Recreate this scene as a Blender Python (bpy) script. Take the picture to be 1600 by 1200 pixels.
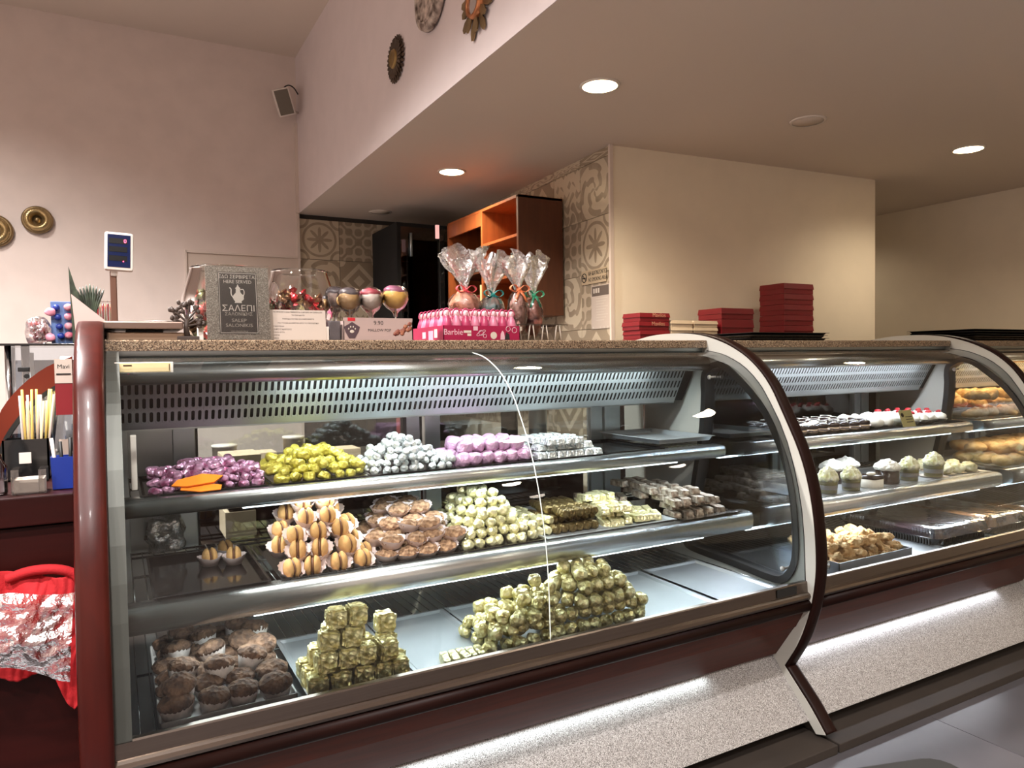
import bpy, bmesh, math, random
from mathutils import Vector, Matrix, noise
PI = math.pi
R = math.radians
random.seed(7)
for o in list(bpy.data.objects): bpy.data.objects.remove(o)
sc = bpy.context.scene
COL = sc.collection

# ------------------------------------------------------------------ camera, world, lights, exposure
EYE = 1.28
cd = bpy.data.cameras.new('camera'); cam = bpy.data.objects.new('camera', cd); COL.objects.link(cam); sc.camera = cam
YAW, PIT, ROLL, FPX = R(28.763), R(1.885), R(-0.821), 1130.3
fw = Vector((math.sin(YAW)*math.cos(PIT), math.cos(YAW)*math.cos(PIT), -math.sin(PIT)))
rt = Vector((math.cos(YAW), -math.sin(YAW), 0)); up = rt.cross(fw)
r2 = rt*math.cos(ROLL)+up*math.sin(ROLL); u2 = -rt*math.sin(ROLL)+up*math.cos(ROLL)
M = Matrix((r2, u2, -fw)).transposed().to_4x4(); M.translation = Vector((0, 0, EYE)); cam.matrix_world = M
cd.sensor_width = 36; cd.lens = FPX/1600*36; cd.clip_start = .02; cd.clip_end = 60
w = bpy.data.worlds.new('world'); sc.world = w; w.use_nodes = True
w.node_tree.nodes['Background'].inputs[0].default_value = (.9, .75, .65, 1)
w.node_tree.nodes['Background'].inputs[1].default_value = .05
sc.view_settings.view_transform = 'Standard'; sc.view_settings.look = 'None'
sc.view_settings.gamma = 1; sc.view_settings.use_curve_mapping = False
sc.view_settings.exposure = 0.80
sc.cycles.use_denoising = True
sc.cycles.max_bounces = 8; sc.cycles.diffuse_bounces = 4; sc.cycles.glossy_bounces = 4
sc.cycles.transparent_max_bounces = 24; sc.cycles.transmission_bounces = 4
sc.cycles.caustics_reflective = False; sc.cycles.caustics_refractive = False
sc.cycles.sample_clamp_indirect = 4

def area(name, loc, sx, sy, watts, color, rot=(0, 0, 0), spread=PI):
    l = bpy.data.lights.new(name, 'AREA'); l.shape = 'RECTANGLE'; l.size = sx; l.size_y = sy; l.energy = watts
    l.color = color; l.spread = spread
    o = bpy.data.objects.new(name, l); COL.objects.link(o); o.location = loc; o.rotation_euler = rot
    return o
WARM = (1, .84, .64); PINK = (1, .95, .92); COOL = (.86, .97, 1.0)
# added fill lamps above and behind the photographer, then the ceiling spots
def spot(name, x, y, z, e, c, size=150, r=.075):
    l = bpy.data.lights.new(name, 'SPOT'); l.energy = e; l.color = c; l.spot_size = R(size); l.spot_blend = .8; l.shadow_soft_size = r
    o = bpy.data.objects.new(name, l); COL.objects.link(o); o.location = (x, y, z); return o
for x, y in ((-1.8, .2), (-.2, .2), (-1.8, -1.4), (-.2, -1.4)): spot('hall_fill_lamp', x, y, 3.72, 270, PINK)  # unseen lamps added as general fill for the hall
for x, y in ((2.7, -1.3), (4.4, -1.3), (3.5, -2.4)): spot('front_fill_lamp', x, y, 2.48, 112, (1, .88, .74))  # added fill under the low ceiling, lights surfaces that face the camera
spot('recess_fill_lamp', 5.3, 4.3, 2.48, 9, WARM)  # lamp added out of sight behind the middle wall to brighten the recess
for x, y, e in ((-1.3, 4.2, 210), (-1.0, 2.75, 900)):
    l = bpy.data.lights.new('high_ceiling_spot', 'SPOT'); l.energy = e; l.color = PINK; l.spot_size = R(140); l.spot_blend = .6; l.shadow_soft_size = .10
    o = bpy.data.objects.new('high_ceiling_spot', l); COL.objects.link(o); o.location = (x, y, 3.73)
DOWN = [(1.935, 2.67), (1.94, 4.30), (4.5, 2.50), (3.19, .9), (1.94, .6), (4.5, .4)]
for x, y in DOWN:
    l = bpy.data.lights.new('downlight_lamp', 'SPOT'); l.energy = {4.30: 66, 2.67: 80, 2.50: 36}.get(y, 22); l.color = WARM
    l.spot_size = R(150); l.spot_blend = .8; l.shadow_soft_size = .075
    o = bpy.data.objects.new('downlight_lamp', l); COL.objects.link(o); o.location = (x, y, 2.485)

# ------------------------------------------------------------------ materials
def lin(c):
    return tuple(((v/255) / 12.92 if v/255 <= .04045 else ((v/255+.055)/1.055)**2.4) for v in c)
def mat(name, rgb, rough=.5, metal=0, bump=0, bscale=50, var=0, vscale=6, emit=None, spec=.5, coat=0, trans=0, rgb2=None, ntype='noise', bdist=.002, stretch=None, alpha=1):
    m = bpy.data.materials.new(name); m.use_nodes = True; nt = m.node_tree; N = nt.nodes; L = nt.links
    b = N['Principled BSDF']; c = lin(rgb)
    b.inputs['Base Color'].default_value = (*c, 1); b.inputs['Roughness'].default_value = rough
    b.inputs['Metallic'].default_value = metal; b.inputs['Specular IOR Level'].default_value = spec
    b.inputs['Coat Weight'].default_value = coat; b.inputs['Coat Roughness'].default_value = .08
    b.inputs['Transmission Weight'].default_value = trans; b.inputs['Alpha'].default_value = alpha
    if emit:
        b.inputs['Emission Color'].default_value = (*lin(emit[0]), 1); b.inputs['Emission Strength'].default_value = emit[1]
    tc = N.new('ShaderNodeTexCoord'); co = tc.outputs['Object']
    if stretch:
        mp = N.new('ShaderNodeMapping'); mp.inputs['Scale'].default_value = stretch; L.new(co, mp.inputs[0]); co = mp.outputs[0]
    if var or rgb2:
        n = N.new('ShaderNodeTexNoise'); n.inputs['Scale'].default_value = vscale; n.inputs['Detail'].default_value = 5; L.new(co, n.inputs['Vector'])
        r = N.new('ShaderNodeValToRGB'); L.new(n.outputs[0], r.inputs[0])
        if rgb2: a, d = lin(rgb2), c
        else: a, d = [v*(1-var) for v in c], [min(1, v*(1+var)) for v in c]
        r.color_ramp.elements[0].position = .35; r.color_ramp.elements[1].position = .65
        r.color_ramp.elements[0].color = (*a, 1); r.color_ramp.elements[1].color = (*d, 1)
        L.new(r.outputs[0], b.inputs['Base Color'])
    if bump:
        if ntype == 'voronoi':
            n2 = N.new('ShaderNodeTexVoronoi'); n2.inputs['Scale'].default_value = bscale; o2 = n2.outputs['Distance']
        else:
            n2 = N.new('ShaderNodeTexNoise'); n2.inputs['Scale'].default_value = bscale; n2.inputs['Detail'].default_value = 4; o2 = n2.outputs[0]
        L.new(co, n2.inputs['Vector'])
        bp = N.new('ShaderNodeBump'); bp.inputs['Strength'].default_value = bump; bp.inputs['Distance'].default_value = bdist
        L.new(o2, bp.inputs['Height']); L.new(bp.outputs[0], b.inputs['Normal'])
    return m
def glassmat(name, tint=(1, 1, 1), refl=1.0, rough=.0, base=.0, bump=0, bscale=20, ior=1.45):
    """thin clear sheet: light passes straight through, the surface mirrors by Fresnel"""
    m = bpy.data.materials.new(name); m.use_nodes = True; nt = m.node_tree; N = nt.nodes; L = nt.links
    for n in list(N): N.remove(n)
    out = N.new('ShaderNodeOutputMaterial'); mx = N.new('ShaderNodeMixShader'); t = N.new('ShaderNodeBsdfTransparent'); g = N.new('ShaderNodeBsdfGlossy')
    t.inputs[0].default_value = (*tint, 1); g.inputs['Roughness'].default_value = rough; g.inputs[0].default_value = (1, 1, 1, 1)
    f = N.new('ShaderNodeFresnel'); f.inputs[0].default_value = ior
    ma = N.new('ShaderNodeMath'); ma.operation = 'MULTIPLY_ADD'; ma.inputs[1].default_value = refl; ma.inputs[2].default_value = base; ma.use_clamp = True
    L.new(f.outputs[0], ma.inputs[0]); L.new(ma.outputs[0], mx.inputs[0]); L.new(t.outputs[0], mx.inputs[1]); L.new(g.outputs[0], mx.inputs[2]); L.new(mx.outputs[0], out.inputs[0])
    if bump:
        tc = N.new('ShaderNodeTexCoord'); n2 = N.new('ShaderNodeTexNoise'); n2.inputs['Scale'].default_value = bscale; n2.inputs['Detail'].default_value = 3
        L.new(tc.outputs['Object'], n2.inputs['Vector']); bp = N.new('ShaderNodeBump'); bp.inputs['Strength'].default_value = bump; bp.inputs['Distance'].default_value = .01
        L.new(n2.outputs[0], bp.inputs['Height']); L.new(bp.outputs[0], g.inputs['Normal']); L.new(bp.outputs[0], f.inputs['Normal'])
    return m
def speckle(name, cols, scale=260, rough=.35, coat=.0):
    m = bpy.data.materials.new(name); m.use_nodes = True; nt = m.node_tree; N = nt.nodes; L = nt.links; b = N['Principled BSDF']
    tc = N.new('ShaderNodeTexCoord'); v = N.new('ShaderNodeTexVoronoi'); v.inputs['Scale'].default_value = scale; L.new(tc.outputs['Object'], v.inputs['Vector'])
    sp = N.new('ShaderNodeSeparateColor'); L.new(v.outputs['Color'], sp.inputs[0])
    r = N.new('ShaderNodeValToRGB'); r.color_ramp.interpolation = 'CONSTANT'; L.new(sp.outputs[0], r.inputs[0])
    el = r.color_ramp.elements
    while len(el) < len(cols): el.new(.5)
    for i, (p, c) in enumerate(cols): el[i].position = p; el[i].color = (*lin(c), 1)
    L.new(r.outputs[0], b.inputs['Base Color']); b.inputs['Roughness'].default_value = rough; b.inputs['Coat Weight'].default_value = coat
    return m

m_wall = mat('painted_wall_mauve', (220, 205, 196), .85, bump=.05, bscale=180, var=.03)
m_fascia = mat('painted_fascia', (220, 208, 206), .85, bump=.05, bscale=180, var=.02)
m_beige = mat('painted_wall_beige', (230, 218, 196), .85, bump=.05, bscale=180, var=.02)
m_ceil = mat('painted_ceiling', (222, 208, 194), .9, bump=.04, bscale=180)
m_floor = mat('polished_floor_tile', (74, 72, 76), .34, var=.16, vscale=3.0, bump=.03, bscale=6, spec=.6)
m_grout = mat('dark_grout', (52, 46, 42), .9, var=.1)
m_white = mat('white_plastic', (225, 215, 205), .45, var=.02)
m_trimw = mat('white_cable_duct', (215, 200, 188), .5, var=.02)
m_sill = mat('bronze_tinted_steel_sill', (116, 106, 98), .28, 1, bump=.06, bscale=60, var=.05, stretch=(.6, 30, 30), bdist=.0006)
m_steel = mat('brushed_stainless_steel', (196, 198, 196), .27, .95, bump=.12, bscale=60, var=.06, vscale=3, stretch=(.6, 30, 30), bdist=.0006)
m_steeld = mat('satin_steel_lining', (150, 156, 156), .36, 1, bump=.05, bscale=30, var=.07, vscale=2)
m_alu = mat('satin_aluminium_frame', (176, 186, 190), .4, .85, var=.04)
m_grille = mat('grille_sheet_steel', (150, 154, 154), .48, .6, var=.04, vscale=2)
m_void = mat('dark_housing', (12, 12, 12), .9, var=.1)
m_chrome = mat('chrome_wire', (205, 210, 212), .13, 1, var=.03)
m_wirec = mat('wire_steel', (150, 152, 150), .25, 1, var=.05)
m_arch = mat('cream_lacquer_panel', (178, 176, 168), .4, var=.02, spec=.4)
m_wood = mat('dark_cherry_wood', (66, 21, 7), .42, bump=.05, bscale=40, var=.22, vscale=5, stretch=(1, 14, 14), coat=.0, spec=.2)
m_woodt = mat('dark_brown_edge_moulding', (25, 10, 7), .42, bump=.02, bscale=30, var=.2, vscale=4, coat=0, spec=.08)
m_woodl = mat('red_mahogany_panel', (58, 14, 8), .34, bump=.04, bscale=30, var=.18, vscale=4, stretch=(10, 10, 1), coat=.03, spec=.25)
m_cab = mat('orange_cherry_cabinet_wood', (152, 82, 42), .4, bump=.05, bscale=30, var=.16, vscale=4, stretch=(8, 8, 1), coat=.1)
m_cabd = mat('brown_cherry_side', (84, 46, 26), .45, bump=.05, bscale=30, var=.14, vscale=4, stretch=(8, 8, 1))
m_black = mat('black_rubber', (14, 15, 15), .5, var=.1)
m_blackg = mat('black_gloss_tray', (16, 17, 18), .12, var=.1, spec=.6)
m_tray = mat('pressed_steel_tray', (186, 192, 196), .42, .55, bump=.06, bscale=12, var=.05, bdist=.003)
m_traydk = mat('shiny_dark_metal_tray', (96, 100, 102), .1, 1, var=.05)
m_wtray = mat('white_card_tray', (214, 216, 216), .5, var=.02)
m_granite = speckle('brown_speckled_granite', [(0, (136, 114, 92)), (.35, (98, 80, 62)), (.62, (62, 48, 38)), (.85, (160, 142, 118))], 420, .25, .2)
m_kick = speckle('pale_terrazzo_panel', [(0, (152, 148, 146)), (.4, (118, 114, 112)), (.68, (76, 73, 71)), (.86, (184, 182, 180))], 620, .5)
m_glass = glassmat('curved_display_glass', (.95, .98, .97), 1.0, 0.0)
m_glassp = glassmat('flat_door_glass', (.72, .76, .76), 1.3, 0.0, .02)
m_winglass = glassmat('end_window_glass', (.84, .90, .95), 1.5, .03, .09)
m_clear = glassmat('clear_bowl_glass', (.93, .93, .92), 1.6, 0, .03)
m_cello = glassmat('crinkled_cellophane', (.93, .92, .90), 2.6, .25, .24, bump=1.0, bscale=46)
m_wrap = glassmat('clear_sweet_wrapper', (.94, .94, .93), 1.4, .08, .02, bump=.6, bscale=60)
m_clam = glassmat('clear_clamshell_plastic', (.88, .90, .93), 2.0, .12, .20, bump=.3, bscale=20)
m_led = mat('cool_led_tube', (255, 255, 255), .5, emit=((232, 248, 255), 9))
m_strip = mat('soft_led_strip', (255, 255, 255), .5, emit=((232, 248, 255), 2.2))
m_lamp = mat('warm_lamp_disc', (255, 240, 210), .5, emit=((255, 226, 176), 14))
m_paper = mat('white_paper', (188, 174, 162), .8, var=.02)
m_cream = mat('cream_card', (226, 200, 150), .6, var=.04)
m_ink = mat('black_ink', (30, 26, 24), .8, var=.05)
m_gold = mat('crinkled_gold_foil', (244, 236, 182), .32, .5, bump=.9, bscale=80, ntype='voronoi', bdist=.006, rgb2=(176, 160, 92), vscale=60)
m_goldp = mat('pale_gold_foil', (240, 234, 186), .32, .6, bump=.8, bscale=90, ntype='voronoi', bdist=.005, var=.1, vscale=40)
m_goldb = mat('brown_gold_foil', (122, 104, 66), .34, .7, bump=.9, bscale=90, ntype='voronoi', bdist=.005, var=.3, vscale=45)
m_silver = mat('crinkled_silver_foil', (226, 232, 232), .30, .7, bump=.8, bscale=100, ntype='voronoi', bdist=.005, var=.1, vscale=60)
m_silverb = mat('silver_brown_foil', (206, 198, 184), .32, .6, bump=.8, bscale=110, bdist=.005, var=.35, vscale=50, rgb2=(128, 110, 96))
m_purple = mat('purple_pink_foil', (136, 60, 98), .3, .5, bump=.8, bscale=100, ntype='voronoi', bdist=.005, rgb2=(206, 164, 192), vscale=38)
m_lilac = mat('lilac_foil', (206, 164, 196), .34, .5, bump=.7, bscale=110, bdist=.005, var=.12, vscale=30)
m_yellow = mat('yellow_foil', (222, 214, 100), .34, .4, bump=.7, bscale=90, ntype='voronoi', bdist=.005, rgb2=(158, 142, 50), vscale=34)
m_orange = mat('orange_plastic', (240, 130, 30), .4, var=.04)
m_cookie = mat('golden_biscuit', (196, 150, 92), .8, bump=.5, bscale=90, var=.18, vscale=30, bdist=.003)
m_cookieb = mat('brown_biscuit', (168, 132, 100), .85, bump=1.0, bscale=90, ntype='voronoi', rgb2=(112, 80, 58), vscale=70, bdist=.006)
m_choc = mat('chocolate_filling', (104, 66, 44), .5, var=.15)
m_cup = mat('pink_white_paper_case', (236, 220, 218), .7, var=.05)
m_muffin = mat('cracked_chocolate_muffin', (122, 92, 70), .9, bump=1.0, bscale=90, ntype='voronoi', rgb2=(58, 40, 30), vscale=42, bdist=.006)
m_creamw = mat('whipped_cream', (240, 238, 228), .6, bump=.5, bscale=70, var=.05, vscale=50, bdist=.004)
m_pist = mat('cream_with_pistachio_crumbs', (240, 238, 218), .65, bump=.6, bscale=90, rgb2=(200, 200, 140), vscale=60, bdist=.004)
m_spong = mat('pistachio_sponge', (200, 198, 130), .7, bump=.4, bscale=90, var=.15, vscale=40)
m_dchoc = mat('dark_chocolate_glaze', (34, 20, 16), .22, bump=.3, bscale=60, var=.2)
m_red = mat('red_strawberry', (186, 36, 48), .35, var=.15, vscale=60)
m_pastry = mat('flaky_golden_pastry', (234, 202, 150), .7, bump=.9, bscale=70, rgb2=(208, 160, 98), vscale=30, bdist=.006)
m_pink = mat('pink_sugar', (226, 150, 170), .4, var=.08)
m_hot = mat('hot_pink_card', (148, 14, 62), .45, var=.04)
m_blue = mat('deep_blue_plastic', (16, 44, 130), .4, var=.06)
m_redbox = mat('dark_red_card_box', (120, 20, 28), .42, var=.08)
m_creambox = mat('cream_card_box', (222, 200, 170), .6, var=.05)
m_redcloth = mat('ribbed_red_cotton', (172, 20, 28), .85, bump=.5, bscale=200, var=.1)
m_bronze = mat('aged_brass', (140, 118, 84), .38, .8, bump=.3, bscale=60, var=.25, vscale=12)
m_redfoil = mat('red_foil', (168, 24, 34), .28, .6, bump=.8, bscale=110, var=.25, vscale=40, bdist=.005)

# ------------------------------------------------------------------ mesh helpers (world coordinates, shifted to the thing's origin)
def T(bm, verts, mtx): bmesh.ops.transform(bm, matrix=mtx, verts=verts)
def box(bm, x0, x1, y0, y1, z0, z1, bev=0, mi=0):
    t = bmesh.new(); bmesh.ops.create_cube(t, size=1)
    for v in t.verts: v.co = Vector(((x0+x1)/2+v.co.x*(x1-x0), (y0+y1)/2+v.co.y*(y1-y0), (z0+z1)/2+v.co.z*(z1-z0)))
    if bev: bmesh.ops.bevel(t, geom=t.edges[:], offset=bev, segments=2, profile=.6, affect='EDGES')
    merge(bm, t, mi); return bm
def merge(bm, t, mi=0, mtx=None):
    mp = {}
    for v in t.verts: mp[v] = bm.verts.new(mtx @ v.co if mtx else v.co)
    for f in t.faces:
        try: nf = bm.faces.new([mp[v] for v in f.verts]); nf.material_index = mi if mi else f.material_index; nf.smooth = f.smooth
        except ValueError: pass
    t.free()
def tube(bm, pts, r, seg=8, closed=False, mi=0, cap=True):
    pts = [Vector(p) for p in pts]; n = len(pts); rings = []
    rr = [r]*n
    if isinstance(r, (list, tuple)):
        rr = []
        for i in range(n):
            q = i/(n-1)*(len(r)-1); k = min(int(q), len(r)-2); rr.append(r[k]+(r[k+1]-r[k])*(q-k))
    prev = None
    for i, p in enumerate(pts):
        if closed: d = pts[(i+1) % n]-pts[i-1]
        else: d = pts[min(i+1, n-1)]-pts[max(i-1, 0)]
        d.normalize()
        a = prev if prev is not None else (Vector((0, 0, 1)) if abs(d.z) < .9 else Vector((1, 0, 0)))
        u = d.cross(a); 
        if u.length < 1e-6: u = d.cross(Vector((0, 1, 0)))
        u.normalize(); v = u.cross(d).normalized(); prev = v
        rings.append([bm.verts.new(p+(u*math.cos(2*PI*k/seg)+v*math.sin(2*PI*k/seg))*rr[i]) for k in range(seg)])
    for i in range(n if closed else n-1):
        a, b = rings[i], rings[(i+1) % n]
        for k in range(seg):
            f = bm.faces.new((a[k], a[(k+1) % seg], b[(k+1) % seg], b[k])); f.smooth = True; f.material_index = mi
    if not closed and cap:
        f = bm.faces.new(rings[0][::-1]); f.material_index = mi; f = bm.faces.new(rings[-1]); f.material_index = mi
    return bm
def lathe(bm, prof, seg=24, c=(0, 0, 0), mi=0, squash=1, smooth=True, wob=None):
    rings = []
    for r, z in prof:
        if r < 1e-5: rings.append([bm.verts.new((c[0], c[1], c[2]+z))])
        else:
            rings.append([])
            for k in range(seg):
                a = 2*PI*k/seg; q = r*(1+(wob(a, z) if wob else 0))
                rings[-1].append(bm.verts.new((c[0]+q*math.cos(a), c[1]+q*math.sin(a)*squash, c[2]+z)))
    for a, b in zip(rings, rings[1:]):
        for k in range(seg):
            k2 = (k+1) % seg
            vs = [a[k % len(a)], a[k2 % len(a)], b[k2 % len(b)], b[k % len(b)]]
            vs = [v for i, v in enumerate(vs) if v not in vs[:i]]
            if len(vs) > 2: f = bm.faces.new(vs); f.smooth = smooth; f.material_index = mi
    return bm
def prism(bm, poly, axis, a, b, mi=0, smooth=False):
    """poly of 2D points pushed along axis from a to b: axis x -> (y,z), y -> (x,z), z -> (x,y)"""
    def P(p, t): return {'x': (t, p[0], p[1]), 'y': (p[0], t, p[1]), 'z': (p[0], p[1], t)}[axis]
    A = [bm.verts.new(P(p, a)) for p in poly]; B = [bm.verts.new(P(p, b)) for p in poly]; n = len(poly)
    for f in (bm.faces.new(A), bm.faces.new(B[::-1])): f.material_index = mi
    for i in range(n):
        f = bm.faces.new((A[i], B[i], B[(i+1) % n], A[(i+1) % n])); f.material_index = mi; f.smooth = smooth
    return bm
def strip(bm, prof, axis, a, b, mi=0, smooth=True, seg=1):
    """open profile extruded: a sheet"""
    def P(p, t): return {'x': (t, p[0], p[1]), 'y': (p[0], t, p[1])}[axis]
    cols = [[bm.verts.new(P(p, a+(b-a)*j/seg)) for p in prof] for j in range(seg+1)]
    for A, B in zip(cols, cols[1:]):
        for i in range(len(prof)-1):
            f = bm.faces.new((A[i], B[i], B[i+1], A[i+1])); f.smooth = smooth; f.material_index = mi
    return bm
def blob(bm, c, rx, ry, rz, sub=2, n=0, nf=20, seed=0, mi=0, sq=1, rot=None):
    t = bmesh.new(); bmesh.ops.create_icosphere(t, subdivisions=sub, radius=1)
    for v in t.verts:
        p = v.co.copy()
        if sq != 1: p = Vector([math.copysign(abs(q)**sq, q) for q in p])
        p = Vector((p.x*rx, p.y*ry, p.z*rz))
        if n: p += v.co*noise.noise(p*nf+Vector((seed*3.1, seed*1.7, seed)))*n
        if rot: p = rot @ p
        v.co = p+Vector(c)
    for f in t.faces: f.smooth = True
    merge(bm, t, mi); return bm
def B(): return bmesh.new()
def rough_up(bm, amp, fr, crease=0, seed=0, flat=False, zmin=-9):
    for v in bm.verts:
        if v.co.z < zmin: continue
        q = v.co*fr+Vector((seed*3.7, seed*1.3, seed)); n = noise.noise(q); n = n if not crease else (.35-abs(n)*1.6)
        d = Vector((v.co.x, v.co.y, .4*abs(v.co.z)+.006)); d.normalize(); v.co += d*n*amp
    if flat:
        for f in bm.faces: f.smooth = False
    return bm
def smoothout(poly, it=2):
    for _ in range(it):
        q = []
        for i in range(len(poly)):
            a, b = poly[i], poly[(i+1) % len(poly)]
            q += [tuple(u*.75+v*.25 for u, v in zip(a, b)), tuple(u*.25+v*.75 for u, v in zip(a, b))]
        poly = q
    return poly
def smoothopen(p, it=2):
    for _ in range(it):
        q = [p[0]]
        for a, b in zip(p, p[1:]): q += [tuple(u*.75+v*.25 for u, v in zip(a, b)), tuple(u*.25+v*.75 for u, v in zip(a, b))]
        p = q+[p[-1]]
    return p
ORG = {}
def obj(name, bm, m, parent=None, org=None, solid=0, bevel=0):
    me = bpy.data.meshes.new(name)
    if parent is not None and org is None: org = ORG.get(parent.name, Vector((0, 0, 0)))
    org = Vector(org) if org is not None else Vector((0, 0, 0))
    if org.length: bmesh.ops.translate(bm, verts=bm.verts, vec=-org)
    bmesh.ops.recalc_face_normals(bm, faces=bm.faces) if not solid else None
    bm.to_mesh(me); bm.free()
    for q in (m if isinstance(m, (list, tuple)) else [m]): me.materials.append(q)
    o = bpy.data.objects.new(name, me); COL.objects.link(o)
    if parent is not None: o.parent = parent; ORG[o.name] = org
    else: o.location = org; ORG[o.name] = org
    if solid: s = o.modifiers.new('s', 'SOLIDIFY'); s.thickness = solid; s.offset = 0
    if bevel: s = o.modifiers.new('b', 'BEVEL'); s.width = bevel; s.segments = 2; s.limit_method = 'ANGLE'
    return o
def tag(o, label, cat, group=None):
    o['label'] = label; o['category'] = cat
    if group: o['group'] = group
    return o
def thing(name, label, cat, loc=(0, 0, 0), group=None):
    o = bpy.data.objects.new(name, None); COL.objects.link(o); o.location = loc; o.empty_display_size = .05
    ORG[o.name] = Vector(loc); return tag(o, label, cat, group)
def struct(name, bm, m, **k):
    o = obj(name, bm, m, **k); o['kind'] = 'structure'; return o
def part_label(o, l): o['label'] = l; return o
def dup(root, loc, rz=0, label=None, group=None, rx=0, ry=0, scale=1):
    r = root.copy(); COL.objects.link(r); r.location = loc; r.rotation_euler = (rx, ry, rz); r.scale = (scale,)*3
    if label: r['label'] = label
    if group: r['group'] = group
    for ch in root.children:
        c = ch.copy(); COL.objects.link(c); c.parent = r
        for g in ch.children:
            d = g.copy(); COL.objects.link(d); d.parent = c
    return r
DG = None
def text(body, size, m, parent, mtx, name='lettering', ext=.0004, align='CENTER', org=None, sx=1):
    cu = bpy.data.curves.new('t', 'FONT'); cu.body = body; cu.size = size; cu.align_x = align; cu.align_y = 'CENTER'; cu.extrude = ext; cu.resolution_u = 3
    o = bpy.data.objects.new('t', cu); COL.objects.link(o)
    bpy.context.view_layer.update()
    me = bpy.data.meshes.new_from_object(o.evaluated_get(bpy.context.evaluated_depsgraph_get()))
    bpy.data.objects.remove(o); bm = B(); bm.from_mesh(me); bpy.data.meshes.remove(me)
    bmesh.ops.transform(bm, matrix=mtx @ Matrix.Diagonal((sx, 1, 1, 1)), verts=bm.verts)
    p = bmesh.new(); merge(p, bm)
    return obj(name, p, m, parent, org)
def face_front(x, y, z, lean=0, yaw=0):
    """text plane facing the customer (-Y)"""
    return Matrix.Translation((x, y, z)) @ Matrix.Rotation(yaw, 4, 'Z') @ Matrix.Rotation(PI/2-lean, 4, 'X')
#@@BODY
# ------------------------------------------------------------------ room shell
H1, H2 = 3.75, 2.5
fl = struct('floor', box(B(), -3.3, 6.0, -3.6, 6.2, -.12, -.006), m_grout)
tm = box(B(), -.449, .449, -.449, .449, -.006, .0, .0015); tmesh = None
for i in range(10):
    for j in range(11):
        x = 2.49-.45-.9*5+.9*i; y = -3.15+.9*j
        if tmesh is None:
            o = obj('floor_tile', tm, m_floor, fl); tmesh = o.data
        else:
            o = bpy.data.objects.new('floor_tile', tmesh); COL.objects.link(o); o.parent = fl
        o.location = (x, y, 0)
struct('ceiling_high', box(B(), -3.3, 1.36, -3.6, 6.2, H1, H1+.1), m_ceil)
struct('ceiling_low', box(B(), 1.356, 6.0, -3.6, 6.2, H2, H2+.1), m_ceil)
struct('wall_fascia', box(B(), 1.352, 1.356, -3.6, 6.2, H2, H1), m_fascia)
struct('wall_back', box(B(), -3.3, 1.352, 6.03, 6.2, 0, H1), m_wall)
struct('wall_left', box(B(), -3.4, -3.3, -3.6, 6.2, 0, H1), m_wall)
struct('wall_front', box(B(), -3.4, 6.0, -3.7, -3.6, 0, H1), m_wall)
struct('wall_right', box(B(), 5.90, 6.0, -3.6, 6.2, 0, H2), m_beige)
wa = struct('wall_alcove', box(B(), 1.352, 2.7, 6.06, 6.2, 0, H2), m_grout)
struct('wall_recess', box(B(), 4.70, 5.9, 6.05, 6.2, 0, H2), m_beige)
PA, PB = Vector((2.512, 3.375, 0)), Vector((2.655, 6.07, 0))
wm = struct('wall_middle', prism(B(), [(2.522, 3.377), (4.684, 3.23), (4.76, 6.06), (2.668, 6.06)], 'z', 0, H2), [m_beige])
struct('trim_1', box(B(), 1.335, 1.352, 6.012, 6.03, 0, 2.49), m_trimw)          # corner strip beside the tiles
struct('trim_2', box(B(), 1.328, 1.352, 6.008, 6.03, 2.50, 3.22), m_trimw)
struct('trim_3', prism(B(), [(2.500, 3.362), (2.524, 3.362), (2.524, 3.378), (2.500, 3.378)], 'z', 0, H2), m_trimw)

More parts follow.
